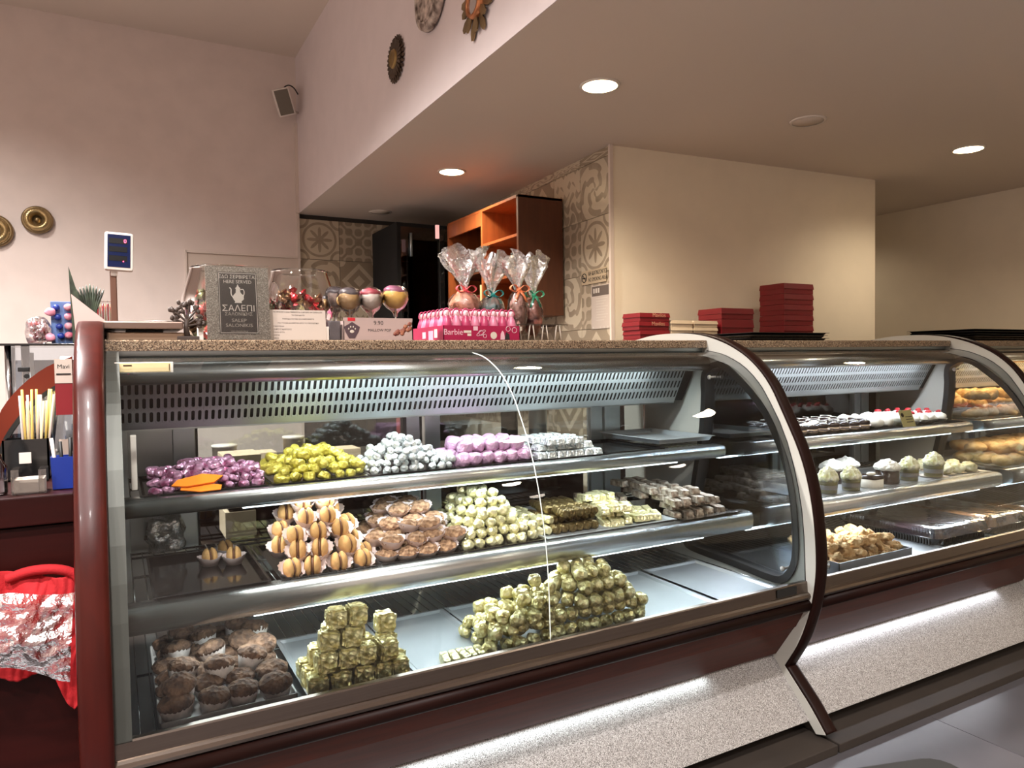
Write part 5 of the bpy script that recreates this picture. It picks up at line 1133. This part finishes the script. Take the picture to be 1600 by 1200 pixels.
# ------------------------------------------------------------------ rack of cake boxes by the beige wall
t = thing('box_rack', 'dark wall rack holding stacks of cake boxes behind the second case', 'rack', (3.1, 3.08, 0))
for z in (.30, .84, 1.318): obj('shelf_board', box(B(), 2.36, 3.86, 2.96, 3.21, z, z+.02, .002), m_woodt, t)
for x in (2.36, 3.84): obj('side_post', box(B(), x, x+.02, 2.96, 3.21, 0, 1.318), m_woodt, t)
m_pale2 = mat('pale_gold_print', (206, 150, 120), .5)
def cakebox(x0, y0, w_, d, h, z, lab, m, grp, name='cake_carton', printed=False, rz=0):
    t = thing(name, lab, 'box', (x0+w_/2, y0+d/2, z), grp)
    b = box(B(), x0+.003, x0+w_-.003, y0+.003, y0+d-.003, z, z+h*.66, .001); obj('box_base', b, m, t)
    b = B(); A = [(x0, y0), (x0+w_, y0), (x0+w_, y0+d), (x0, y0+d)]; e = .004
    lo = [b.verts.new((p[0], p[1], z+h*.48)) for p in A]; hi = [b.verts.new((x0+w_/2+(p[0]-x0-w_/2)*(1-2*e/w_), y0+d/2+(p[1]-y0-d/2)*(1-2*e/d), z+h-.001)) for p in A]
    b.faces.new(hi)
    for i in range(4): b.faces.new((lo[i], lo[(i+1) % 4], hi[(i+1) % 4], hi[i]))
    obj('box_lid', b, m, t, solid=.0012)
    if printed: text('Mavilos', .030, m_pale2, t, face_front(x0+w_*.62, y0-.0018, z+h*.72) @ Matrix.Shear('XY', 4, (.3, 0)), 'script_print', ext=.0002)
    t.rotation_euler = (0, 0, rz)
zb = 1.3385
for i in range(4): cakebox(2.410+.006*(i % 2), 3.0, .205, .15, .045, zb+.0455*i, f'small dark red cake box nearest the tiled corner, {ORD[i]} counting up', m_redbox, 'low stack of small red boxes', printed=i in (2, 3), rz=.0 if i != 2 else .0)
for i in range(4):
    cakebox(2.628, 3.0, .155, .15, .036, zb+.0362*i, f'white cake box beside the small red stack, {ORD[i]} counting up', m_creambox, 'first white box stack'); cakebox(2.790, 3.0, .178, .15, .036, zb+.0362*i, f'white cake box beside the large red boxes, {ORD[i]} counting up', m_creambox, 'second white box stack')
for i, h in enumerate((.065, .09, .062)): cakebox(2.995, 3.0, .255, .19, h, zb+(0, .066, .157)[i], f'large dark red cake box in the middle stack, {ORD[i]} counting up', m_redbox, 'middle stack of large red boxes')
for i in range(6): cakebox(3.50, 3.0, .262, .19, .0625, zb+.0632*i, f'dark red cake box in the tall stack, {ORD[i]} counting up', m_redbox, 'tall stack of red boxes')
for i in range(5):
    cakebox(3.40, 2.99, .28, .19, .085, .861+.0856*i, f'red cake box on the lower rack shelf, {ORD[i]} counting up', m_redbox if i > 1 else mat('orange_card', (206, 130, 80), .5), 'boxes on the lower rack shelf'); cakebox(3.10, 2.99, .27, .19, .085, .861+.0856*i, f'cream cake box on the lower rack shelf, {ORD[i]} counting up', m_creambox, 'cream boxes on the lower rack shelf')
# ------------------------------------------------------------------ cherry wall cabinet and kitchen corner
t = thing('wall_cabinet', 'open cherry wood wall cabinet with shelves under the low ceiling', 'cabinet', (2.37, 4.4, 1.56))
X0, X1 = 2.20, 2.525
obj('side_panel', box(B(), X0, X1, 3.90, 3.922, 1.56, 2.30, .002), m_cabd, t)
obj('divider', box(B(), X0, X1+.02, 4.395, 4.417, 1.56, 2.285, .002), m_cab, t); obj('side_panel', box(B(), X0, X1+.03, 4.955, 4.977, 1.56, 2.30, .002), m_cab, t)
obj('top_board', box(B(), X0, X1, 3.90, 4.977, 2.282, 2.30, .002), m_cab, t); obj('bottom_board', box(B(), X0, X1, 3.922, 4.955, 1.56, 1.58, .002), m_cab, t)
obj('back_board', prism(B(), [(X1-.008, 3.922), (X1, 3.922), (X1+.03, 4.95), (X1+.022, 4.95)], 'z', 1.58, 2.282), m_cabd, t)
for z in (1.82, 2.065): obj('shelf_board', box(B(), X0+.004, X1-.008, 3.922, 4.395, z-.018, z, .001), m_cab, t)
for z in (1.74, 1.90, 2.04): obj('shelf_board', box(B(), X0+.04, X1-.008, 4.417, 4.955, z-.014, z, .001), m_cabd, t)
obj('top_rail', box(B(), X0, X0+.018, 4.417, 4.955, 2.19, 2.282, .002), m_cab, t)
for (x, y, z, h, r, m, lab) in ((2.30, 4.47, 2.04, .11, .022, m_white, 'white bottle on the upper cabinet shelf'), (2.28, 4.62, 1.90, .09, .03, m_steeld, 'steel jug on the cabinet shelf behind the divider'), (2.28, 4.78, 1.90, .08, .028, m_blackg, 'dark jar on the cabinet shelf near its far side'), (2.27, 4.10, 1.82, .15, .032, m_white, 'white canister in the near compartment of the cabinet')):
    t2 = thing('bottle', lab, 'bottle', (x, y, z)); obj('bottle_body', lathe(B(), [(0, .001), (r*.9, .001), (r, .006), (r, h*.7), (r*.55, h*.85), (r*.4, h*.9), (0, h*.9)], 20, (x, y, z)), m, t2); obj('stopper', lathe(B(), [(r*.42, h*.88), (r*.45, h), (0, h)], 16, (x, y, z)), m_black, t2)
for i, (y, m, hh) in enumerate(((4.46, m_cream, .22), (4.52, m_redbox, .15), (4.60, m_blackg, .12), (4.70, m_blackg, .13))):
    tag(obj('carton', box(B(), 2.22, 2.32, y-.024, y+.024, 1.5805, 1.5805+hh, .002), m), ['tall cream carton standing at the cabinet divider', 'red carton beside the cream carton in the cabinet', 'black carton beside the red one in the cabinet', 'black carton deep in the cabinet'][i], 'carton')
for i in range(5): tag(obj('white_cup', lathe(B(), [(0, .001), (.022, .001), (.030, .075), (.028, .075)], 20, (2.16-.0, 4.42+.075*i, 1.33)), m_white), f'white cup on the back shelf under the cabinet, {ORD[i]} from the divider side', 'cup', 'white cups under the cabinet')
tag(obj('back_shelf', box(B(), 2.02, 2.50, 3.95, 5.1, 1.30, 1.3295), m_woodt), 'dark narrow shelf under the cherry cabinet carrying white cups', 'shelf')
# smoked-glass fridge cabinet in the corner
t = thing('dark_cabinet', 'tall dark glass-fronted cabinet in the tiled kitchen corner', 'cabinet', (2.2, 5.5, 0))
m_smoke = glassmat('smoked_glass', (.35, .33, .30), 1.2, .05, .03)
obj('back_board', box(B(), 1.97, 2.57, 5.92, 5.95, 0, 2.36), m_void, t); obj('side_board', box(B(), 1.94, 1.97, 5.35, 5.95, 0, 2.36), m_void, t); obj('top_board', box(B(), 1.97, 2.57, 5.35, 5.92, 2.33, 2.36), m_void, t)
for z in (1.55, 1.80, 2.06): obj('glass_shelf', box(B(), 1.97, 2.55, 5.40, 5.92, z, z+.008), m_clear, t)
obj('glass_door', box(B(), 1.97, 2.55, 5.350, 5.355, 1.0, 2.33), m_smoke, t); obj('door_handle', tube(B(), [(2.05, 5.335, 2.1), (2.05, 5.335, 2.28)], .012), m_alu, t)
for i in range(6): tag(obj('drinking_glass', lathe(B(), [(.022, .001), (.030, .10), (.028, .10), (.020, .004), (0, .004)], 18, (2.02+.09*i, 5.55, 1.5595)), m_clear), f'clear drinking glass on the dark cabinet shelf, {ORD[i]} from the tiles', 'glass', 'glasses in the dark cabinet')
t = thing('tap_column', 'slim black column with a pink lit top beside the cherry cabinet', 'column', (2.17, 5.02, .9))
obj('column', box(B(), 2.145, 2.185, 5.0, 5.04, .90, 2.22, .003), m_blackg, t); obj('lit_top', box(B(), 2.115, 2.140, 4.985, 5.005, 2.19, 2.29, .002), mat('pink_lit_plastic', (236, 180, 176), .5, emit=((236, 180, 176), .5)), t)
# no-smoking plate and notice on the tiles (facing -X, on the slanting wall)
def onwall(y, z): return Matrix.Translation(PA+dirv*((y-PA.y)/dirv.y)+Vector((-.0035, 0, z))) @ Matrix.Rotation(ang-PI, 4, 'Z')
def wallbox(mt, x0, x1, z0, z1, d0, d1):
    b = box(B(), x0, x1, -d1, -d0, z0, z1); bmesh.ops.transform(b, matrix=mt, verts=b.verts); return b
mt = onwall(3.555, 1.772)
t = thing('no_smoking_plate', 'small pale NO SMOKING AREA plate on the patterned tiles', 'sign', mt.translation)
obj('plate', wallbox(mt, -.135, .135, -.042, .042, 0, .003), mat('pale_brass_plate', (196, 176, 146), .4, .2), t)
text('ΜΗ ΚΑΠΝΙΖΟΝΤΕΣ', .033, m_ink, t, mt @ Matrix.Translation((.045, -.0034, .018)) @ Matrix.Rotation(PI/2, 4, 'X'), ext=.0003, sx=.68); text('NO SMOKING AREA', .033, m_ink, t, mt @ Matrix.Translation((.045, -.0034, -.018)) @ Matrix.Rotation(PI/2, 4, 'X'), ext=.0003, sx=.68)
b = B(); n = 24; tube(b, [mt @ Vector((-.103+.026*math.cos(2*PI*k/n), -.004, .026*math.sin(2*PI*k/n))) for k in range(n)], .0026, 6, closed=True); tube(b, [mt @ Vector((-.085, -.004, -.018)), mt @ Vector((-.121, -.004, .018))], .0022, 6); tube(b, [mt @ Vector((-.118, -.004, -.002)), mt @ Vector((-.088, -.004, -.002))], .003, 6)
obj('no_smoking_symbol', b, m_ink, t)
mt = onwall(3.485, 1.59)
t = thing('paper_notice', 'white printed paper notice taped under the no-smoking plate', 'notice', mt.translation)
obj('sheet', wallbox(mt, -.098, .098, -.132, .125, 0, .0015), m_paper, t); obj('dark_heading', wallbox(mt, -.09, .09, .062, .120, .0015, .002), mat('dark_heading_print', (96, 84, 76), .7), t)
b = B()
for k in range(9):
    q = wallbox(mt, -.045, .08-.02*(k % 3), .045-.016*k, .049-.016*k, .0015, .0019); merge(b, q)
for k in range(3): q = wallbox(mt, -.075+.025*k, -.058+.025*k, .080, .108, .002, .0024); merge(b, q)
o = obj('print_lines', b, m_grey, t); o['kind'] = 'stuff'
for x in (-.08, .0, .04, .08): obj('tape_tab', wallbox(mt, x-.006, x+.006, -.130, -.118, .0015, .0025), m_grey, t)

# back worktop and things seen through the case doors
t = thing('back_counter', 'dark low back counter seen through the case doors', 'counter', (1.1, 3.3, 0))
obj('carcass', box(B(), .25, 2.15, 3.15, 3.75, 0, .80), m_woodt, t); obj('counter_top', box(B(), .23, 2.17, 3.12, 3.78, .80, .83, .003), mat('dark_counter_stone', (66, 60, 56), .3, var=.2, vscale=60), t)
rnd = random.Random(12)
for i, (x, w_, h, m, lab, cat) in enumerate(((.36, .10, .10, m_white, 'white tub on the back counter nearest the cashier end', 'tub'), (.50, .12, .06, m_creambox, 'low cream carton on the back counter beside the white tub', 'carton'), (.66, .09, .12, m_white, 'tall white tub on the back counter', 'tub'), (.86, .14, .05, m_creambox, 'flat cream carton midway on the back counter', 'carton'), (1.20, .07, .26, m_redbox, 'tall dark red carton on the back counter behind the aluminium post', 'carton'), (1.95, .10, .30, m_alu, 'tall steel flask on the back counter at its far end', 'flask'), (1.78, .09, .22, m_blackg, 'dark flask on the back counter beside the steel one', 'flask'))):
    if cat == 'carton': tag(obj('carton', box(B(), x, x+w_, 3.3, 3.3+w_, .8305, .8305+h, .003), m), lab, cat)
    else: tag(obj('tub' if cat == 'tub' else 'flask', lathe(B(), [(0, .001), (w_*.44, .001), (w_*.5, .006), (w_*.5, h*.9), (w_*.54, h*.9), (w_*.54, h), (0, h)], 24, (x+w_/2, 3.36, .8305)), m), lab, cat)
b = box(B(), .52, .545, 2.86, 3.08, 0, .94); t = thing('card_stack', 'stack of pale cartons on the floor just behind the first case', 'cartons', (.42, 2.97, 0))
for i in range(9): obj('carton', box(B(), .345+.012*(i % 2), .455+.012*((i*7) % 3), 2.86, 3.04, .105*i, .105*i+.098, .002), [m_creambox, m_woodt][i % 2], t)
b.free()

# ------------------------------------------------------------------ cashier corner at the near end
m_led2 = mat('red_mahogany_counter', (38, 7, 5), .45, bump=.04, bscale=30, var=.2, vscale=4, stretch=(1, 10, 10), coat=0, spec=.15)
t = thing('cashier_counter', 'dark red mahogany cashier counter beside the first display case', 'counter', (-.6, 2.0, 0))
obj('front_panel', box(B(), -1.7, -.082, 1.78, 1.80, 0, .950, .002), m_led2, t); obj('ledge_board', box(B(), -1.7, -.082, 1.765, 2.52, .955, 1.015, .003), m_led2, t); obj('side_board', box(B(), -1.7, -.082, 1.802, 2.6, 0, .954), m_woodt, t)
obj('kick_board', box(B(), -1.7, -.082, 1.72, 1.779, 0, .10), m_woodt, t)
LO = [(-0.50, .95), (-.36, 1.016), (-.27, 1.10), (-0.219, 1.184), (-0.201, 1.215), (-0.175, 1.245), (-0.139, 1.276), (-0.111, 1.291), (-0.086, 1.3), (-0.06, 1.309)]
LO = [(-.265, 1.016), (-.250, 1.09), (-0.222, 1.180), (-0.201, 1.215), (-0.175, 1.245), (-0.139, 1.276), (-0.111, 1.291), (-0.083, 1.303)]
LI = [(-0.232, 1.016), (-.230, 1.07), (-0.222, 1.109), (-0.211, 1.136), (-0.185, 1.176), (-0.161, 1.206), (-0.127, 1.233), (-0.083, 1.258)]
sc1 = lambda P: [(x*1.105, max(1.016, 1.28+(z-1.28)*1.105)) for x, z in P]
lo, li = smoothopen(sc1(LO), 1), smoothopen(sc1(LI), 1)
li2 = offopen(li, .010)
t = thing('curved_case_end', 'curved red wood end of the small side case behind the straws', 'case end', (-.16, 2.05, 1.016))
obj('wood_arch', prism(B(), lo+li[::-1], 'y', 2.10, 2.14), mat('red_wood_arch', (104, 34, 14), .38, var=.15, vscale=4, bump=.04, bscale=30, spec=.35), t); obj('black_seal', prism(B(), li+li2[::-1], 'y', 2.098, 2.125), m_black, t)
obj('pane', prism(B(), li2+[(-.086, 1.016)], 'y', 2.115, 2.119), m_winglass, t)
obj('inner_wall', box(B(), -.262, -.083, 2.502, 2.51, 1.016, 1.30), mat('blue_grey_lining', (128, 136, 146), .5), t)
# glass cabinet behind
t = thing('glass_cabinet', 'small chrome-posted glass cabinet with black top behind the curved case end', 'cabinet', (-.16, 2.33, 1.0))
obj('top_plate', box(B(), -.262, -.080, 2.27, 2.50, 1.336, 1.342, .001), m_blackg, t)
for x, y in ((-.243, 2.29), (-.225, 2.48), (-.20, 2.30)): obj('post', tube(B(), [(x, y, 1.0165), (x, y, 1.336)], .0075 if x < -.21 else .004, 12), m_chrome, t)
obj('front_glass', box(B(), -.235, -.085, 2.285, 2.288, 1.022, 1.335), m_winglass, t); obj('side_glass', box(B(), -.242, -.239, 2.30, 2.47, 1.022, 1.335), m_winglass, t); obj('floor_plate', box(B(), -.25, -.083, 2.27, 2.49, 1.016, 1.022), m_steeld, t)
obj('strip_light', box(B(), -.13, -.085, 2.34, 2.37, 1.300, 1.308), mat('cabinet_tube', (255, 252, 244), .5, emit=((255, 248, 232), 5)), t)
obj('hinge', box(B(), -.222, -.196, 2.280, 2.292, 1.268, 1.280, .002), m_black, t); obj('lock', tube(B(), [(-.203, 2.277, 1.256), (-.203, 2.290, 1.256)], .006, 12), m_black, t); obj('white_door_edge', box(B(), -.206, -.196, 2.40, 2.41, 1.0, 1.32), m_white, t)
tag(obj('menu_card', box(B(), -.117, -.0835, 1.900, 1.902, 1.172, 1.297, .0005), m_redbox), 'narrow red and cream menu card hanging on the dark end panel', 'menu'); mc = bpy.context.scene.objects['menu_card']
obj('cream_heading', box(B(), -.117, -.0835, 1.8985, 1.8998, 1.243, 1.297), m_paper, mc, org=(0, 0, 0)); text('Mavi', .013, m_ink, mc, face_front(-.100, 1.898, 1.280), ext=.0002, org=(0, 0, 0)); obj('black_rule', box(B(), -.114, -.086, 1.897, 1.8984, 1.262, 1.265), m_ink, mc, org=(0, 0, 0))
# top of the glass cabinet
ZT = 1.3425
t = thing('sweet_pouch', 'clear pouch of pink twisted sweets on the glass cabinet', 'pouch', (-.175, 2.36, ZT))
b = B(); blob(b, (-.180, 2.36, ZT+.036), .030, .022, .040, 4, .008, 40, 3)
for v in b.verts: v.co.z = max(v.co.z, ZT+.001)
obj('pouch', b, m_cello, t)
for i in range(7): obj('sweet_twist', tube(B(), smoothopen([(-.202+.006*i, 2.355, ZT+.060), (-.196+.006*i, 2.35, ZT+.035), (-.184+.005*i, 2.355, ZT+.010)], 1), .0045, 6), m_redfoil if i % 2 else m_pink, t)
t = thing('lolly_card', 'blue card with rows of round pink and white lollies', 'lolly card', (-.122, 2.36, ZT))
obj('card', box(B(), -.150, -.097, 2.365, 2.37, ZT+.001, ZT+.118, .002), mat('sky_blue_card', (92, 120, 170), .5, var=.08), t)
for j in range(4):
    obj('blue_lolly', blob(B(), (-.136+.003*j, 2.356, ZT+.100-.026*j), .009, .007, .009, 2), m_blue, t); 
    b = B(); blob(b, (-.108, 2.356, ZT+.102-.026*j), .011, .009, .010, 2); obj('white_lolly', b, mat('pink_white_icing', (226, 180, 190), .4, rgb2=(190, 70, 100), vscale=50), t)
for i in range(2): obj('pink_lolly', blob(B(), (-.140+.002*i-.012, 2.35, ZT+.018+.07*i), .013, .010, .012, 3, .002, 90, i), m_pink, t)
m_dark = mat('black_packet', (34, 34, 30), .35, rgb2=(70, 84, 66), vscale=40)
tag(obj('dark_packet', prism(B(), [(-.098, ZT), (-.078, ZT), (-.066, ZT+.075), (-.103, ZT+.212)], 'y', 2.33, 2.345), m_dark), 'pointed black packet with green specks beside the blue lolly card', 'packet')
t = thing('paper_cone', 'pale pink pointed paper bag with red emblem leaning by the end panel', 'paper bag', (-.05, 2.30, ZT))
obj('paper', prism(B(), [(-.088, ZT-.0), (-.03, ZT+.0), (-.004, ZT+.034), (-.012, ZT+.058), (-.098, ZT+.135)], 'y', 2.31, 2.325), mat('pale_pink_paper', (222, 190, 182), .6, var=.04), t)
b = B(); ringp(b, -.062, ZT+.052, .007, .0022, y=2.3095); ringp(b, -.049, ZT+.051, .007, .0022, y=2.3095); obj('red_emblem', b, m_red, t)
t = thing('brush_bundle', 'bundle of dark twig sticks fanned behind the pale paper bag', 'stick bundle', (-.06, 2.36, ZT))
for i in range(9): obj('twig', tube(B(), smoothopen([(-.062+.001*i, 2.36, ZT+.04), (-.070+.004*i, 2.36, ZT+.11), (-.088+.0085*i, 2.36+.004*(i % 3), ZT+.170-.004*abs(i-4))], 1), [.004, .0035, .005, .001], 6), m_dark, t)
t = thing('sweet_stick_jar', 'clear box of red and green striped sweet sticks behind the display pole', 'jar', (-.03, 2.42, ZT))
obj('jar', box(B(), -.068, .006, 2.40, 2.46, ZT, ZT+.128, .003), m_clear, t)
for i in range(11): obj('sweet_stick', tube(B(), [(-.063+.0064*i, 2.42, ZT+.004), (-.063+.0064*i, 2.42, ZT+.118)], .0028, 6), [m_redfoil, mat('striped_stick', (150, 160, 110), .5, rgb2=(200, 70, 60), vscale=70)][i % 2], t)
# ledge things: straws, napkins, bin
ZL = 1.0155
t = thing('straw_box', 'black box holding paper-wrapped straws on the cashier ledge', 'box', (-.185, 2.05, ZL))
b = B()
for a in ((-.232, -.141, 2.020, 2.024), (-.232, -.141, 2.086, 2.09), (-.232, -.228, 2.02, 2.09), (-.145, -.141, 2.02, 2.09)): box(b, a[0], a[1], a[2], a[3], ZL, ZL+.096)
box(b, -.232, -.141, 2.02, 2.09, ZL, ZL+.003); obj('box_wall', b, m_blackg, t); obj('white_label', box(B(), -.200, -.176, 2.017, 2.0198, ZL+.040, ZL+.066, .001), m_white, t)
m_str = [m_paper, mat('yellow_straw', (206, 180, 96), .5), mat('cream_straw', (214, 196, 150), .5)]
for i in range(14):
    x = -.190+.0033*i; top = -.196+.0052*i
    tag(obj('straw', tube(B(), [(x, 2.04+.008*(i % 4), ZL+.006), (top+.006*math.sin(i*3.3), 2.03+.010*(i % 4), ZL+.198+.016*math.sin(i*2.1))], .0026, 8), m_str[i % 3]), f'paper-wrapped straw in the black box, {ORD[i]} from the glass cabinet post', 'straw', 'straws in the black box')
t = thing('napkin_holder', 'clear plastic holder with white napkins on the cashier ledge', 'napkin holder', (-.155, 1.83, ZL))
obj('holder', box(B(), -.192, -.132, 1.80, 1.803, ZL, ZL+.034), m_clear, t); obj('holder_end', box(B(), -.194, -.180, 1.80, 1.86, ZL, ZL+.052), m_clear, t); obj('holder_end', box(B(), -.146, -.132, 1.80, 1.86, ZL, ZL+.050), m_clear, t)
obj('napkins', box(B(), -.190, -.136, 1.806, 1.858, ZL+.001, ZL+.030, .001), m_paper, t)
t = thing('blue_bin', 'small blue tabletop bin with pens beside the dark end panel', 'bin', (-.10, 1.85, ZL))
b = lathe(B(), [(0, .001), (.023, .001), (.026, .070), (.024, .070), (.022, .004), (0, .004)], 4, (0, 0, 0), smooth=False); bmesh.ops.transform(b, matrix=Matrix.Translation((-.103, 1.85, ZL)) @ Matrix.Rotation(PI/4, 4, 'Z') @ Matrix.Diagonal((1.25, 1.25, 1, 1)), verts=b.verts)
obj('bin_body', b, m_blue, t)
for i, (x, m) in enumerate(((-.118, m_white), (-.108, m_black), (-.095, m_black), (-.088, m_woodt))): tag(obj('pen', tube(B(), [(x+.004, 1.85, ZL+.010), (x-.006+.006*i, 1.845, ZL+.110-.008*(i % 2))], .0035, 8), m), ['white pen leaning in the blue bin', 'black pen beside the white one in the blue bin', 'black marker in the middle of the blue bin', 'dark brown spatula in the blue bin near the end panel'][i], 'pen')
tag(obj('clear_bottle', lathe(B(), [(0, .001), (.020, .001), (.021, .006), (.021, .06), (.012, .075), (.012, .085), (0, .085)], 20, (-.222, 1.82, ZL)), m_winglass), 'clear bottle at the outer edge of the cashier ledge', 'bottle')
t = thing('ticket_printer', 'small dark receipt printer with paper behind the blue bin', 'printer', (-.10, 2.00, ZL))
obj('body', box(B(), -.128, -.086, 1.985, 2.025, ZL, ZL+.062, .004), m_black, t); obj('receipt', box(B(), -.118, -.100, 1.983, 1.985, ZL+.055, ZL+.095), m_paper, t)

# red ribbed cloth and clear bag hanging on the counter front
t = thing('red_cloth', 'ribbed red cloth bag hanging on the cashier counter front', 'cloth', (-.2, 1.74, .86))
def clothz(x):   # lower hem
    P = [(-.40, .69), (-.30, .675), (-.224, .667), (-.185, .652), (-.15, .652), (-.125, .640), (-.105, .585), (-.092, .568), (-.078, .585), (-.070, .66)]
    for a, c in zip(P, P[1:]):
        if a[0] <= x <= c[0]: f = (x-a[0])/(c[0]-a[0]); return a[1]+(c[1]-a[1])*f
    return .66
b = B(); nu, nv = 150, 60; G = []
for i in range(nu+1):
    u = i/nu; G.append([])
    for j in range(nv+1):
        v = j/nv; x = -.40+.33*u; zt = .862-.012*math.sin(u*9)-(.10*max(0, (u-.90)/.10)**2); zb = clothz(x); z = zt+(zb-zt)*v
        x2 = x+.012*math.sin(v*5+1)*u+(.006*math.sin(v*9) if u > .8 else 0)
        y = 1.742-.022*math.sin(PI*min(1, v*1.2))-.010*math.sin(u*17+v*4)-.006*math.sin(u*31-v*6)+.0016*math.sin((u*150+v*26))*(1 if (v > .55 or u > .72) else .2)
        G[-1].append(b.verts.new((min(x2, -.066), y, z)))
for i in range(nu):
    for j in range(nv): b.faces.new((G[i][j], G[i+1][j], G[i+1][j+1], G[i][j+1])).smooth = True
obj('cloth', b, m_redcloth, t, solid=.003)
obj('waistband', tube(B(), smoothopen([(-.20, 1.742, .858), (-.16, 1.732, .872), (-.11, 1.732, .868), (-.078, 1.738, .848), (-.072, 1.742, .80)], 2), .010, 10), m_redcloth, t)
obj('hook', tube(B(), [(-.25, 1.78, .885), (-.25, 1.75, .885), (-.25, 1.745, .87)], .005, 8), m_chrome, t)
b = B(); nu, nv = 110, 60; G = []
for i in range(nu+1):
    u = i/nu; G.append([])
    for j in range(nv+1):
        v = j/nv; x = -.40+.315*u-.02*max(0, u-.85)*v*4; z = .846-.02*u+.006*math.sin(u*12)-(.155-.03*math.sin(u*3))*v-.03*u*v
        p = Vector((x*9, z*12, 0)); y = 1.700-.018*math.sin(PI*v)+.018*noise.noise(p*1.2)+.008*noise.noise(p*4)
        G[-1].append(b.verts.new((x, y, z)))
for i in range(nu):
    for j in range(nv): b.faces.new((G[i][j], G[i+1][j], G[i+1][j+1], G[i][j+1])).smooth = True
tag(obj('clear_plastic_bag', b, m_cello), 'crinkled clear plastic bag hanging over the red ribbed cloth', 'bag')

# something black standing on the floor at the very front
t = thing('black_stool', 'black padded stool cut off by the lower picture edge', 'stool', (1.60, .98, 0))
b = B()
def rsq(cx, cy, s, r, rot):
    out = []
    for sx, sy, a0 in ((1, 1, 0), (-1, 1, 90), (-1, -1, 180), (1, -1, 270)):
        for q in range(5):
            a = R(a0+22.5*q); x = sx*(s/2-r)+r*math.cos(a); y = sy*(s/2-r)+r*math.sin(a); out.append((cx+x*math.cos(rot)-y*math.sin(rot), cy+x*math.sin(rot)+y*math.cos(rot)))
    return out
b.free(); rt_ = R(-17); cx, cy = 1.475-.185*math.cos(rt_)+.185*math.sin(rt_)*1.0, .885-.185*math.cos(rt_)-.185*math.sin(rt_)*1.0
cx, cy = 1.245, .745
obj('seat', prism(B(), rsq(cx, cy, .38, .05, rt_), 'z', .415, .45), mat('black_vinyl', (14, 14, 15), .7, var=.1), t, bevel=.008)
for sx in (-1, 1):
    for sy in (-1, 1):
        dx, dy = sx*.16, sy*.16; obj('leg', tube(B(), [(cx+dx*.9, cy+dy*.9, .415), (cx+dx*1.1, cy+dy*1.1, .001)], .012, 10), m_black, t)
t.location = (cx, cy, 0)
for c in t.children: c.location = (1.60-cx, .98-cy, 0)
